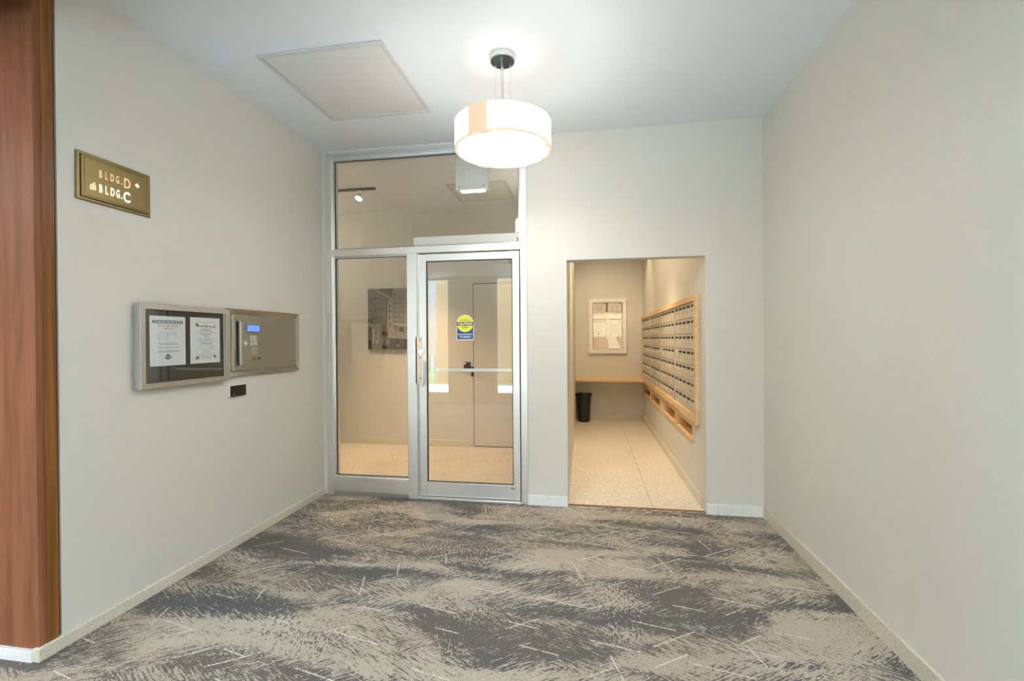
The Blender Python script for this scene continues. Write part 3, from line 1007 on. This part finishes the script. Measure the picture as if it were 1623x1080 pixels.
for r in range(4):
    for c in range(3):
        y = 2.848 + c * 0.0235
        z = 1.4085 - r * 0.0178
        box('keypad_key', (L(0.036), L(0.0395), y - 0.0075, y + 0.0075, z - 0.0058, z + 0.0058), 'chrome', ip, 0.001)
for r in range(4):
    z = 1.3355 - r * 0.0150
    box('call_button', (L(0.036), L(0.039), 2.848, 2.902, z - 0.0036, z + 0.0036), 'champside', ip, 0.001)
bm = bmesh.new()
add_cyl(bm, (L(0.039), 2.872, 1.258), 0.0165, 0.006, 'X', 24)
add_cyl(bm, (L(0.043), 2.872, 1.258), 0.0125, 0.004, 'X', 24)
obj('camera_button', bm, 'steel', ip, True)
bm = bmesh.new()
add_cyl(bm, (L(0.0375), 2.921, 1.253), 0.0075, 0.003, 'X', 16)
add_box(bm, L(0.036), L(0.038), 2.921, 2.950, 1.2515, 1.2545)
obj('key_switch', bm, 'brassdark', ip)
bm = bmesh.new()
add_cyl(bm, (L(0.040), 2.788, 1.363), 0.013, 0.008, 'X', 20)
obj('unit_lock', bm, 'chrome', ip, True)
for z in (1.466, 1.400):
    bm = bmesh.new()
    add_cyl(bm, (L(0.0362), 2.786, z), 0.0035, 0.001, 'X', 10)
    obj('indicator_hole', bm, 'blackmat', ip)
for y in (2.722, 2.984):
    for z in (1.186, 1.546):
        bm = bmesh.new()
        add_cyl(bm, (L(0.0137), y, z), 0.004, 0.0014, 'X', 10)
        obj('plate_screw', bm, 'chrome', ip)

# card reader
cr = thing('card_reader', (XL, 2.76, 1.008), 'small black card reader with white back, mounted under the notice case corner', 'card reader')
box('back_plate', (XL, L(0.017), 2.676, 2.815, 1.008, 1.080), 'whiteplastic', cr, 0.001)
box('cover', (L(0.017), L(0.021), 2.676, 2.815, 1.008, 1.080), 'black', cr, 0.001)
box('front_ridge', (L(0.021), L(0.0225), 2.694, 2.698, 1.010, 1.078), 'blackmat', cr)
bm = bmesh.new()
add_cyl(bm, (L(0.0215), 2.704, 1.020), 0.003, 0.0012, 'X', 10)
obj('indicator_light', bm, 'white', cr)

# ================================================================== CEILING FITTINGS
def hatch(x0, x1, y0, y1, label):
    t = thing('access_panel', ((x0 + x1) / 2, (y0 + y1) / 2, HC), label, 'access panel')
    bm = bmesh.new()
    w = 0.026
    for b in ((x0, x1, y0, y0 + w), (x0, x1, y1 - w, y1), (x0, x0 + w, y0 + w, y1 - w), (x1 - w, x1, y0 + w, y1 - w)):
        add_box(bm, b[0], b[1], b[2], b[3], HC - 0.011, HC, 0.003)
    obj('frame', bm, 'panelframe', t)
    box('gap_liner', (x0 + w, x1 - w, y0 + w, y1 - w, HC - 0.001, HC), 'sage', t)
    bm = bmesh.new()
    g = 0.004
    add_box(bm, x0 + w + g, x1 - w - g, y0 + w + g, y1 - w - g, HC - 0.009, HC - 0.001, 0.003)
    obj('hatch_door', bm, 'panelpaint', t)
hatch(-1.926, -1.133, 2.425, 3.238, 'square access panel in the lobby ceiling, left of the drum pendant')
hatch(-1.535, -0.86, 4.80, 5.42, 'access panel in the vestibule ceiling, seen through the transom glass')

# pendant lamp
PXC, PYC = -0.497, 2.69
pn = thing('pendant_lamp', (PXC, PYC, 2.48), 'glowing alabaster drum pendant lamp hanging from a chrome ceiling canopy', 'lamp')
bm = bmesh.new()
R0 = 0.0735
rings = add_lathe(bm, (PXC, PYC, 0), [(0.0005, HC), (R0, HC), (R0, HC - 0.030), (R0 - 0.004, HC - 0.034)], 40)
obj('canopy', bm, 'chrome', pn, True)
bm = bmesh.new()
add_cyl(bm, (PXC, PYC, HC - 0.036), R0 - 0.0035, 0.004, 'Z', 40)
obj('canopy_plate', bm, 'darkchrome', pn, True)
angs = [0.6, 2.75, 4.75]
ZT, ZB, RD = 2.655, 2.500, 0.283
for a in angs:
    bm = bmesh.new()
    add_cyl(bm, (PXC + 0.05 * math.cos(a), PYC + 0.05 * math.sin(a), HC - 0.043), 0.006, 0.010, 'Z', 12)
    obj('cable_grip', bm, 'chrome', pn, True)
bm = bmesh.new()
add_cyl(bm, (PXC, PYC, HC - 0.060), 0.008, 0.045, 'Z', 12)
obj('cord_grip', bm, 'chrome', pn, True)
for a in angs:
    bm = bmesh.new()
    p0 = (PXC + 0.05 * math.cos(a), PYC + 0.05 * math.sin(a), HC - 0.045)
    p1 = (PXC + 0.05 * math.cos(a), PYC + 0.05 * math.sin(a), ZT - 0.06)
    add_tube(bm, [p0, p1], 0.0011, 6)
    obj('support_cable', bm, 'alubead', pn)
bm = bmesh.new()
add_tube(bm, [(PXC, PYC, HC - 0.07), (PXC + 0.001, PYC, 2.85), (PXC - 0.001, PYC, 2.7), (PXC, PYC, ZT - 0.06)], 0.0032, 8)
obj('power_cord', bm, 'champside', pn)
bm = bmesh.new()
add_cyl(bm, (PXC, PYC, ZT - 0.075), 0.06, 0.03, 'Z', 24)
for a in angs:
    add_tube(bm, [(PXC, PYC, ZT - 0.075), (PXC + (RD - 0.004) * math.cos(a), PYC + (RD - 0.004) * math.sin(a), ZT - 0.075)], 0.004, 6)
obj('lamp_holder', bm, 'whitepaint', pn)
bm = bmesh.new()
add_lathe(bm, (PXC, PYC, 0), [(RD - 0.003, ZB), (RD, ZB), (RD, ZT), (RD - 0.003, ZT)], 72)
add_lathe(bm, (PXC, PYC, 0), [(RD - 0.003, ZT), (RD - 0.006, ZT), (RD - 0.006, ZB), (RD - 0.003, ZB)], 72, mi=1)
bmesh.ops.remove_doubles(bm, verts=bm.verts, dist=1e-5)
sh = obj('drum_shade', bm, ['shade', 'shadein'], pn, True)
bm = bmesh.new()
add_lathe(bm, (PXC, PYC, 0), [(RD + 0.0015, ZB - 0.003), (RD + 0.0015, ZB + 0.007), (RD - 0.014, ZB + 0.007), (RD - 0.014, ZB - 0.003)], 72, close=True)
add_lathe(bm, (PXC, PYC, 0), [(RD + 0.001, ZT - 0.003), (RD + 0.001, ZT + 0.001), (RD - 0.007, ZT + 0.001), (RD - 0.007, ZT - 0.003)], 72, close=True)
obj('shade_rim', bm, 'rim', pn, True)
bm = bmesh.new()
add_lathe(bm, (PXC, PYC, 0), [(0.0005, ZB - 0.001), (RD - 0.02, ZB), (RD - 0.013, ZB + 0.003)], 64)
add_lathe(bm, (PXC, PYC, 0), [(RD - 0.013, ZB + 0.003), (0.0005, ZB + 0.004)], 64, mi=1)
bmesh.ops.remove_doubles(bm, verts=bm.verts, dist=1e-5)
obj('bottom_diffuser', bm, ['diffuser', 'shadein'], pn, True)
# overlapping seam of the sheet, facing the camera on the left
a0, a1 = math.radians(-121), math.radians(-97)
bm = bmesh.new()
pr = []
for k in range(9):
    a = a0 + (a1 - a0) * k / 8
    pr.append([bm.verts.new((PXC + r_ * math.cos(a), PYC + r_ * math.sin(a), z)) for r_, z in ((RD + 0.0005, ZB - 0.001), (RD + 0.004, ZB - 0.001), (RD + 0.004, ZT + 0.002), (RD + 0.0005, ZT + 0.002))])
for A, B in zip(pr, pr[1:]):
    for k in range(4):
        bm.faces.new((A[k], A[(k + 1) % 4], B[(k + 1) % 4], B[k]))
bm.faces.new(pr[0])
bm.faces.new(pr[-1])
obj('overlap_seam', bm, 'shadetan', pn)
for a in (math.radians(-100), math.radians(-8), math.radians(128)):
    bm = bmesh.new()
    t_ = Vector((-math.sin(a), math.cos(a), 0))
    n_ = Vector((math.cos(a), math.sin(a), 0))
    c_ = Vector((PXC, PYC, 0)) + n_ * (RD - 0.014)
    add_box(bm, -0.03, 0.03, -0.011, 0.018, ZB - 0.006, ZB - 0.002)
    for v in bm.verts:
        v.co = c_ + t_ * v.co.x + n_ * v.co.y + Vector((0, 0, v.co.z))
    obj('rim_clip', bm, 'rim', pn)
    bm = bmesh.new()
    add_tube(bm, [c_ + Vector((0, 0, ZB - 0.003)), c_ - n_ * 0.04 + t_ * 0.012 + Vector((0, 0, ZB - 0.003))], 0.0012, 6)
    obj('clip_pin', bm, 'inkdark', pn)

# ceiling detectors over the lobby (mirrored in the transom)
for (x, y, r, lab) in ((-2.13, 1.84, 0.06, 'larger pale cone-shaped ceiling detector, mirrored in the transom nearer the track lamp'), (-1.78, 1.86, 0.05, 'smaller pale cone-shaped ceiling detector, mirrored in the transom nearer the pendant')):
    t = thing('ceiling_detector', (x, y, HC), lab, 'detector', 'ceiling detectors')
    bm = bmesh.new()
    add_lathe(bm, (x, y, HC), [(0.0005, 0), (r, 0), (r, -0.014), (r * 0.75, -0.02), (0.0005, -0.02)], 28)
    obj('mounting_base', bm, 'sage', t, True)
    bm = bmesh.new()
    add_lathe(bm, (x, y, HC), [(r * 0.6, -0.02), (r * 0.45, -0.05), (r * 0.2, -0.062), (0.0005, -0.064)], 28)
    obj('sensor_head', bm, 'olive', t, True)

# ================================================================== VESTIBULE CONTENTS
# track light
tl = thing('track_light', (-2.6, 4.76, HC), 'short dark ceiling track with one lit spot lamp, behind the transom', 'lamp')
box('track_rail', (-3.30, -2.315, 4.745, 4.780, HC - 0.022, HC), 'darkchrome', tl, 0.002)
bm = bmesh.new()
add_box(bm, -2.525, -2.475, 4.748, 4.778, HC - 0.045, HC - 0.022, 0.002)
add_tube(bm, [(-2.50, 4.763, HC - 0.045), (-2.50, 4.763, HC - 0.075)], 0.006)
obj('spot_stem', bm, 'whitepaint', tl, True)
bm = bmesh.new()
add_cyl(bm, (0, 0, 0), 0.022, 0.055, 'Z', 24, r2=0.040)
R_ = Matrix.Rotation(math.radians(152), 3, Vector((1, -0.25, 0)).normalized())
for v in bm.verts:
    v.co = R_ @ v.co + Vector((-2.50, 4.755, HC - 0.092))
hd = obj('spot_head', bm, 'whitepaint', tl, True)
bm = bmesh.new()
add_cyl(bm, (0, 0, 0.030), 0.036, 0.006, 'Z', 24, r2=0.030)
for v in bm.verts:
    v.co = R_ @ v.co + Vector((-2.50, 4.755, HC - 0.092))
obj('bulb', bm, 'bulb', hd, True)

# hanging box lamp behind the transom
hb = thing('box_lamp', (-1.035, 4.13, HC), 'square white box lamp with lit bottom strip, hung behind the transom beside the pendant', 'lamp')
BX0, BX1 = -1.195, -0.885
box('mounting_box', (BX0 + 0.004, BX1 - 0.004, 4.062, 4.105, 2.975, HC), 'whiteplastic', hb, 0.002)
box('housing', (BX0, BX1, 4.055, 4.115, 2.735, 2.972), 'whiteplastic', hb, 0.004)
box('front_plate', (-1.105, -0.96, 4.053, 4.056, 2.79, 2.915), 'whitepaint', hb, 0.001)
box('lit_strip', (-1.145, -0.925, 4.062, 4.105, 2.722, 2.736), 'striplit', hb)
for x in (-1.155, -0.93):
    bm = bmesh.new()
    add_cyl(bm, (x, 4.053, 2.765), 0.008, 0.004, 'Y', 14)
    obj('latch', bm, 'ink', hb)

# door operator and its arm
do = thing('door_operator', (-1.06, 3.89, 2.19), 'long white automatic door operator housing behind the transom bar, with grey arm', 'door operator')
box('housing', (-1.535, -0.60, 3.887, 3.985, 2.196, 2.288), 'whitepaint', do, 0.004)
bm = bmesh.new()
add_tube(bm, [(-0.98, 3.93, 2.196), (-0.98, 3.93, 2.085)], 0.010)
add_tube(bm, [(-0.98, 3.93, 2.085), (-0.665, 4.00, 2.035)], 0.008)
add_tube(bm, [(-0.665, 4.00, 2.035), (-0.70, 3.842, 2.085)], 0.008)
obj('arm', bm, 'alubead', do, True)

# street picture on canvas
pic = thing('street_picture', (-2.57, YV, 1.25), 'black and white street photograph on canvas, on the vestibule wall behind the sidelight', 'picture')
PW, PH = 0.66, 0.80
PO = (-2.885, YV - 0.03, 1.252)
box('canvas', (PO[0], PO[0] + PW, YV - 0.03, YV, PO[2], PO[2] + PH), 'inkdark', pic)
GREY = []
for i in range(12):
    g = int(58 + i * 12)
    MT['pg%d' % i] = plain('print_grey_%d' % i, srgb(g, g - 2, g - 7), 0.7, vary=0.14, scale=55)
    GREY.append('pg%d' % i)
bm = bmesh.new()
lift = [0.0005]
def pq(pts, g):
    lift[0] += 0.00004
    add_quad(bm, BACK, PO, [(x * PW, y * PH) for x, y in pts], g, lift[0])
def pl(x0, y0, x1, y1, w, g):
    d = Vector((x1 - x0, y1 - y0)).normalized()
    n = Vector((-d.y, d.x)) * w / 2
    pq([(x0 + n.x, y0 + n.y), (x0 - n.x, y0 - n.y), (x1 - n.x, y1 - n.y), (x1 + n.x, y1 + n.y)], g)
pq(rect(0, 1, 0, 1), 4)
pq([(0, 0.38), (0.40, 0.38), (0.40, 0.84), (0.13, 1.0), (0, 1.0)], 5)
pq([(0.16, 1.0), (0.36, 1.0), (0.52, 0.86), (0.52, 0.80)], 3)
pq([(0.36, 1.0), (0.54, 1.0), (0.54, 0.86)], 2)
pq([(0.52, 0.42), (0.80, 0.38), (0.80, 1.0), (0.54, 1.0), (0.52, 0.86)], 6)
for k in range(7):
    y = 0.93 - k * 0.075
    pq([(0.55, y), (0.62, y - 0.01), (0.62, y - 0.045), (0.55, y - 0.035)], 4)
    pq([(0.55, y + 0.004), (0.62, y - 0.006), (0.62, y - 0.012), (0.55, y)], 8)
    pq(rect(0.66, 0.69, y - 0.05, y), 4)
    pq(rect(0.73, 0.75, y - 0.05, y), 3)
pq(rect(0.80, 1.0, 0.40, 1.0), 6)
for k in range(9):
    y = 0.975 - k * 0.068
    pq(rect(0.82, 0.94, y - 0.040, y + 0.006), 3)
    pq(rect(0.80, 0.955, y - 0.052, y - 0.042), 9)
    pq(rect(0.845, 0.875, y - 0.030, y - 0.004), 5)
    pq(rect(0.885, 0.915, y - 0.030, y - 0.004), 5)
pl(0.13, 1.0, 0.52, 0.81, 0.016, 9)
pl(0.20, 1.0, 0.56, 0.82, 0.008, 8)
pl(0.28, 0.90, 0.40, 0.84, 0.014, 2)
pl(0.40, 0.84, 0.40, 0.40, 0.012, 2)
pq([(0.41, 0.22), (0.52, 0.24), (0.52, 0.84), (0.41, 0.80)], 7)
for y in (0.72, 0.63, 0.52, 0.42):
    pq(rect(0.45, 0.48, y - 0.03, y + 0.02), 2)
for y in (0.82, 0.64, 0.50):                          # fire escape
    pl(0.02, y - 0.01, 0.30, y + 0.03, 0.012, 2)
    pl(0.05, y - 0.01, 0.18, y - 0.15, 0.010, 1)
    for k in range(6):
        pl(0.04 + k * 0.05, y, 0.04 + k * 0.05, y + 0.06, 0.004, 3)
pl(0.17, 0.97, 0.17, 0.42, 0.008, 3)
pq([(0.43, 0.19), (1.0, 0.17), (1.0, 0.37), (0.54, 0.42), (0.43, 0.36)], 7)       # low building
pl(0.54, 0.42, 1.0, 0.385, 0.014, 10)
pq(rect(0.56, 0.62, 0.30, 0.39), 5)
pq(rect(0.66, 0.76, 0.29, 0.36), 2)
for x in (0.81, 0.86, 0.91, 0.96):
    pq(rect(x, x + 0.03, 0.285, 0.365), 2)
pl(0.43, 0.20, 0.86, 0.185, 0.012, 10)
pl(0.86, 0.185, 1.0, 0.22, 0.012, 10)
pq([(0.43, 0.0), (1.0, 0.0), (1.0, 0.17), (0.80, 0.155), (0.43, 0.19)], 2)
pq(rect(0.62, 0.65, 0.0, 0.18), 0)
pq([(0.80, 0.0), (0.92, 0.0), (0.95, 0.16), (0.84, 0.14)], 1)
pq([(0, 0.0), (0.43, 0.0), (0.43, 0.36), (0.25, 0.40), (0, 0.36)], 4)
pq(rect(0.08, 0.24, 0.10, 0.34), 6)
pq(rect(0.16, 0.19, 0.15, 0.30), 3)
pq(rect(0.0, 0.06, 0.0, 0.16), 0)
pq(rect(0.30, 0.42, 0.0, 0.07), 0)
pq(rect(0.31, 0.41, 0.09, 0.22), 4)
pq(rect(0.30, 0.42, 0.21, 0.30), 0)
for k in range(60):
    x, y = random.random() * 0.9, random.random() * 0.94
    pq(rect(x, x + 0.02 + random.random() * 0.03, y, y + 0.01 + random.random() * 0.03), random.choice((3, 4, 5, 6, 7)) if y < 0.4 else 5 if y < 0.45 else 6) if y < 0.4 else None
obj('print', bm, GREY, pic)

# flush door in the vestibule's far wall
d2 = group_empty('door_2', (-1.0, YV, 0), 'flush painted door in the vestibule wall, seen through the glass door', None)
box('shadow_gap', (-1.462, -0.545, YV - 0.002, YV, 0.004, 2.092), 'blackmat', d2)
box('leaf', (-1.453, -0.554, YV - 0.010, YV - 0.002, 0.014, 2.082), 'wall', d2)
bm = bmesh.new()
add_box(bm, -1.490, -1.462, YV - 0.012, YV, 0.905, 1.025, 0.003)
hh = obj('lock_plate', bm, 'blackmat', d2)
bm = bmesh.new()
add_tube(bm, [(-1.43, YV - 0.010, 0.975), (-1.43, YV - 0.05, 0.975), (-1.32, YV - 0.05, 0.975)], 0.008)
obj('lever_handle', bm, 'alubead', d2, True)
vr = thing('card_reader', (-1.54, YV, 0.985), 'black wall reader with red light, beside the flush vestibule door', 'card reader')
box('cover', (-1.585, -1.497, YV - 0.022, YV, 0.965, 1.088), 'black', vr, 0.004)
box('indicator_light', (-1.577, -1.557, YV - 0.024, YV - 0.022, 1.062, 1.074), 'redled', vr)

# ================================================================== MAIL ROOM CONTENTS
# shelf across the far wall
wsx0 = xl_at(7.7)
sf = thing('wall_shelf', (0.3, 7.78, 0.70), 'pale wooden shelf fixed across the far mail room wall above the bin', 'shelf')
box('shelf_board', (wsx0 + 0.004, XM, 7.60, YM, 0.682, 0.712), 'maplex', sf, 0.002)
box('front_edging', (wsx0 + 0.004, XM, 7.592, 7.60, 0.672, 0.712), 'maplex', sf, 0.002)
box('wall_cleat', (0.1, 0.8, YM - 0.025, YM, 0.632, 0.682), 'maplex', sf)

# waste bin
BC = (-0.092, 7.70, 0.0)
wb = thing('waste_bin', BC, 'black plastic waste bin with liner, on the terrazzo floor under the shelf', 'bin')
bm = bmesh.new()
add_lathe(bm, BC, [(0.0005, 0.004), (0.085, 0.0), (0.098, 0.008), (0.128, 0.44), (0.136, 0.445), (0.136, 0.462), (0.126, 0.462), (0.123, 0.44), (0.094, 0.014), (0.0005, 0.012)], 40, sx=0.97, sy=0.78)
obj('bin_body', bm, 'binpl', wb, True)
bm = bmesh.new()
rb = random.Random(5)
ph = [rb.uniform(0, 6.28) for _ in range(4)]
def wob(i, a, r, z):
    k = 0.006 * math.sin(5 * a + ph[0]) + 0.004 * math.sin(11 * a + ph[1])
    if i == 4:
        return r + 0.3 * k, z + 2.2 * k + 0.004 * math.sin(17 * a + ph[2])
    if i in (0, 1):
        return r - 0.02 + k * 2, z
    return r + 0.3 * k, z + 0.4 * k
add_lathe(bm, BC, [(0.098, 0.25), (0.125, 0.40), (0.127, 0.470), (0.140, 0.470), (0.143, 0.425)], 72, sx=0.97, sy=0.78, wob=wob)
obj('liner_bag', bm, 'bag', wb, True)

# cork notice case on the far wall
cb = thing('cork_notice_case', (0.307, YM, 1.12), 'white framed glazed cork case on the far mail room wall', 'notice board')
QX0, QX1, QZ0, QZ1 = 0.0, 0.622, 1.124, 2.048
YC = YM - 0.045
def frame_y(bm, x0, x1, z0, z1, w, ya, yb):
    o_ = [(x0, z0), (x1, z0), (x1, z1), (x0, z1)]
    m_ = [(x0 + w * .45, z0 + w * .45), (x1 - w * .45, z0 + w * .45), (x1 - w * .45, z1 - w * .45), (x0 + w * .45, z1 - w * .45)]
    n_ = [(x0 + w * .55, z0 + w * .55), (x1 - w * .55, z0 + w * .55), (x1 - w * .55, z1 - w * .55), (x0 + w * .55, z1 - w * .55)]
    i_ = [(x0 + w, z0 + w), (x1 - w, z0 + w), (x1 - w, z1 - w), (x0 + w, z1 - w)]
    q = lambda p, y: bm.verts.new((p[0], y, p[1]))
    L_ = [[q(p, ya) for p in o_], [q(p, yb) for p in o_], [q(p, yb) for p in m_], [q(p, yb + 0.006) for p in m_], [q(p, yb + 0.006) for p in n_],
          [q(p, yb) for p in n_], [q(p, yb) for p in i_], [q(p, ya) for p in i_]]
    for R, S in zip(L_, L_[1:] + L_[:1]):
        for k in range(4):
            bm.faces.new((R[k], R[(k + 1) % 4], S[(k + 1) % 4], S[k]))
bm = bmesh.new()
frame_y(bm, QX0, QX1, QZ0, QZ1, 0.062, YM, YC)
obj('frame', bm, 'whitepaint', cb)
box('cork_board', (QX0 + 0.06, QX1 - 0.06, YM - 0.008, YM, QZ0 + 0.06, QZ1 - 0.06), 'cork', cb)
box('glass_door', (QX0 + 0.06, QX1 - 0.06, YM - 0.036, YM - 0.032, QZ0 + 0.06, QZ1 - 0.06), 'glasscase', cb)
bm = bmesh.new()
add_cyl(bm, (QX1 - 0.045, YC - 0.003, 1.585), 0.008, 0.006, 'Y', 14)
obj('case_lock', bm, 'chrome', cb, True)
YP = YM - 0.019
def mk_notice(org, w, h, kind):
    rr = random.Random(kind * 7 + 1)
    def dr(bm):
        G = lambda x0, x1, y, hh_, mi: greek(bm, BACK, org, x0 * w, x1 * w, y * h, hh_, mi, 0.0, rr)
        if kind == 0:
            add_quad(bm, BACK, org, rect(.82 * w, .92 * w, .91 * h, .96 * h), 1)
            for y in (.88, .80, .76, .68, .62, .58, .50):
                G(.2 if y > .6 else .3, .8 if y > .6 else .7, y, .005, 0)
            for y in (.36, .30, .24, .18):
                G(.1, .9, y, .004, 0)
        elif kind == 1:
            add_quad(bm, BACK, org, rect(.82 * w, .92 * w, .90 * h, .95 * h), 1)
            for y in (.84, .78, .70, .64, .58, .52):
                G(.25, .45, y, .005, 0)
                G(.6, .8, y, .005, 0)
            for y in (.45, .38, .32, .25):
                G(.15 if y in (.45, .32) else .5, .88, y, .006, 1)
        elif kind == 2:
            add_quad(bm, BACK, org, rect(.04 * w, .96 * w, .89 * h, .93 * h), 1)
            for y in (.80, .70, .63, .56, .48):
                G(.15, .8, y, .005, 0)
            for y in (.34, .30):
                G(.15, .85, y, .005, 0)
            add_quad(bm, BACK, org, ellipse(.45 * w, .17 * h, .1 * w, .03 * h), 1)
        else:
            for x, y in ((.18, .86), (.82, .86), (.18, .12), (.82, .12)):
                add_quad(bm, BACK, org, ellipse(x * w, y * h, .06 * w, .03 * h, 12), 1)
            for k in range(15):
                G(.12, .88, .78 - k * .042, .004, 0)
    return dr
for kind, (x, z, w, h, lab) in enumerate(((0.068, 1.708, 0.214, 0.274, 'office notice on cork, upper sheet beside the case corner farthest from the mailboxes'),
                                          (0.320, 1.706, 0.222, 0.274, 'office notice on cork, upper sheet with dark ruled lines'),
                                          (0.068, 1.404, 0.210, 0.280, 'office notice on cork, lower sheet with a dark line along its top'),
                                          (0.316, 1.402, 0.222, 0.283, 'office notice on cork, lower sheet with small pictures in its corners'))):
    sheet('pinned_notice', BACK, (x, YP, z), w, h, lab, 'notice', 'sheets in the cork case', mk_notice((x, YP, z), w, h, kind), ['ink', 'inkdark'], 'paperwarm', 0.0003)
# long curling list hanging between the notices
YP = YM - 0.0085
cl = thing('curling_list', (0.43, YP, 1.19), 'long curling paper list hanging between and below the pinned notices', 'notice')
bm = bmesh.new()
prof = [(0.284, 0.318, 1.823, .0008), (0.284, 0.320, 1.70, .0010), (0.282, 0.330, 1.55, .0015), (0.284, 0.360, 1.46, .002), (0.292, 0.452, 1.40, .003), (0.318, 0.472, 1.33, .008), (0.328, 0.495, 1.26, .012), (0.322, 0.528, 1.205, .014)]
rows_f, rows_b = [], []
for (x0, x1, z, d) in prof:
    a, b = [], []
    for i in range(5):
        u = i / 4
        yy = YP - d - 0.002 * math.sin(u * PI)
        a.append(bm.verts.new((x0 + (x1 - x0) * u, yy, z)))
        b.append(bm.verts.new((x0 + (x1 - x0) * u, yy + 0.0005, z)))
    rows_f.append(a)
    rows_b.append(b)
for rr in (rows_f, rows_b):
    for A, B in zip(rr, rr[1:]):
        for i in range(4):
            bm.faces.new((A[i], A[i + 1], B[i + 1], B[i]))
obj('page', bm, 'paperwarm', cl, True)
bm = bmesh.new()
for k in range(16):
    z = 1.80 - k * 0.026
    add_quad(bm, BACK, (0, YP - 0.0055, 0), rect(0.289, 0.312, z, z + 0.004), 0)
for k in range(7):
    z = 1.375 - k * 0.024
    add_quad(bm, BACK, (0, YP - 0.0090 - 0.0011 * k, 0), rect(0.335, 0.44 + 0.008 * k, z, z + 0.004), 0)
obj('print', bm, 'ink', cl)['kind'] = 'stuff'

# mailbox frame
FY0, FY1, FZ0, FZ1 = 3.975, 7.965, 0.662, 1.742
IYa, IYb, IZa, IZb = 4.043, 7.925, 0.728, 1.690
mf = thing('mailbox_surround', (XM, 5.97, FZ0), 'long pale wooden surround framing the whole bank of mailboxes', 'surround')
box('top_rail', (XM - 0.035, XM, FY0, FY1, IZb, FZ1), 'maple', mf, 0.002)
box('bottom_rail', (XM - 0.035, XM, FY0, FY1, FZ0, IZa), 'maple', mf, 0.002)
box('side_rail', (XM - 0.035, XM, FY0, IYa, IZa, IZb), 'maple', mf, 0.002)
box('side_rail', (XM - 0.035, XM, IYb, FY1, IZa, IZb), 'maple', mf, 0.002)

# mailbox columns: four units, each seven rows of five doors
NC = 4
UW = (IYb - IYa) / NC
DW, RH = (UW - 0.036) / 5, (IZb - IZa) / 7
bm = bmesh.new()
add_box(bm, -0.006, 0.0, -DW / 2 + 0.0007, DW / 2 - 0.0007, -RH / 2 + 0.003, RH / 2 - 0.005, 0.0012)
me_door = obj('mailbox_door', bm, 'mailbox')
bm = bmesh.new()
add_box(bm, -0.0015, 0.0, -0.066, 0.066, -0.0108, 0.0108)
me_slot = obj('name_slot', bm, 'blackmat')
bm = bmesh.new()
add_cyl(bm, (-0.003, 0, 0), 0.0155, 0.006, 'X', 14)
add_cyl(bm, (-0.0075, 0, 0), 0.0095, 0.003, 'X', 12)
me_lock = obj('door_lock', bm, 'chrome', None, True)
protos = (me_door, me_slot, me_lock)
ulabels = ['column of mailboxes next to the opening, nearest the lobby', 'second column of mailboxes counted from the lobby opening', 'third column of mailboxes counted from the lobby opening',
           'column of mailboxes farthest into the mail room, against the corner']
for u in range(NC):
    y0 = IYa + u * UW
    t = thing('mailbox_unit', (XM, y0 + UW / 2, IZa), ulabels[u], 'mailbox', 'grey metal mailbox columns')
    box('cabinet_back', (XM - 0.010, XM - 0.001, y0 + 0.001, y0 + UW - 0.001, IZa + 0.001, IZb - 0.001), 'steelplate', t)
    box('side_post', (XM - 0.022, XM - 0.010, y0 + UW - 0.034, y0 + UW - 0.002, IZa + 0.002, IZb - 0.002), 'champside', t)
    for r in range(7):
        z = IZb - (r + 0.5) * RH - IZa
        for c in range(5):
            y = -UW / 2 + 0.002 + (c + 0.5) * DW
            dd = me_door.copy()
            COL.objects.link(dd)
            dd.parent = t
            dd.location = (-0.010, y, z)
            if not (r == 3 and c == 4):
                s_ = me_slot.copy()
                COL.objects.link(s_)
                s_.parent = dd
                s_.location = (-0.006, 0.0, RH * 0.25)
            l_ = me_lock.copy()
            COL.objects.link(l_)
            l_.parent = dd
            l_.location = (-0.006, 0.045, -RH * 0.06)
        box('row_strip', (XM - 0.019, XM - 0.010, y0 + 0.002, y0 + UW - 0.036, IZb - r * RH - 0.004, IZb - r * RH - 0.001), 'mailbox', t)
for p_ in protos:
    bpy.data.objects.remove(p_)

# cubbies let into the wall
for i, (y0, y1, z0, z1) in enumerate(CUB):
    t = thing('paper_cubby', (XM, (y0 + y1) / 2, z0), ['pale wooden two-hole cubby set in the wall, near the far shelf', 'pale wooden two-hole cubby set in the wall, near the lobby opening'][i], 'cubby', 'cubbies under the mailboxes')
    w, xa, xb = 0.035, XM - 0.010, XM + 0.22
    y0, y1, z0, z1 = y0 + 0.001, y1 - 0.001, z0 + 0.001, z1 - 0.001
    box('top_board', (xa, xb, y0, y1, z1 - w, z1), 'maple', t, 0.001)
    box('bottom_board', (xa, xb, y0, y1, z0, z0 + w), 'maple', t, 0.001)
    box('side_board', (xa, xb, y0, y0 + w, z0 + w, z1 - w), 'maple', t, 0.001)
    box('side_board', (xa, xb, y1 - w, y1, z0 + w, z1 - w), 'maple', t, 0.001)
    ym = (y0 + y1) / 2
    box('divider', (xa, xb, ym - 0.03, ym + 0.03, z0 + w, z1 - w), 'maple', t, 0.001)
    box('back_panel', (xb, xb + 0.012, y0, y1, z0, z1), 'maple', t)
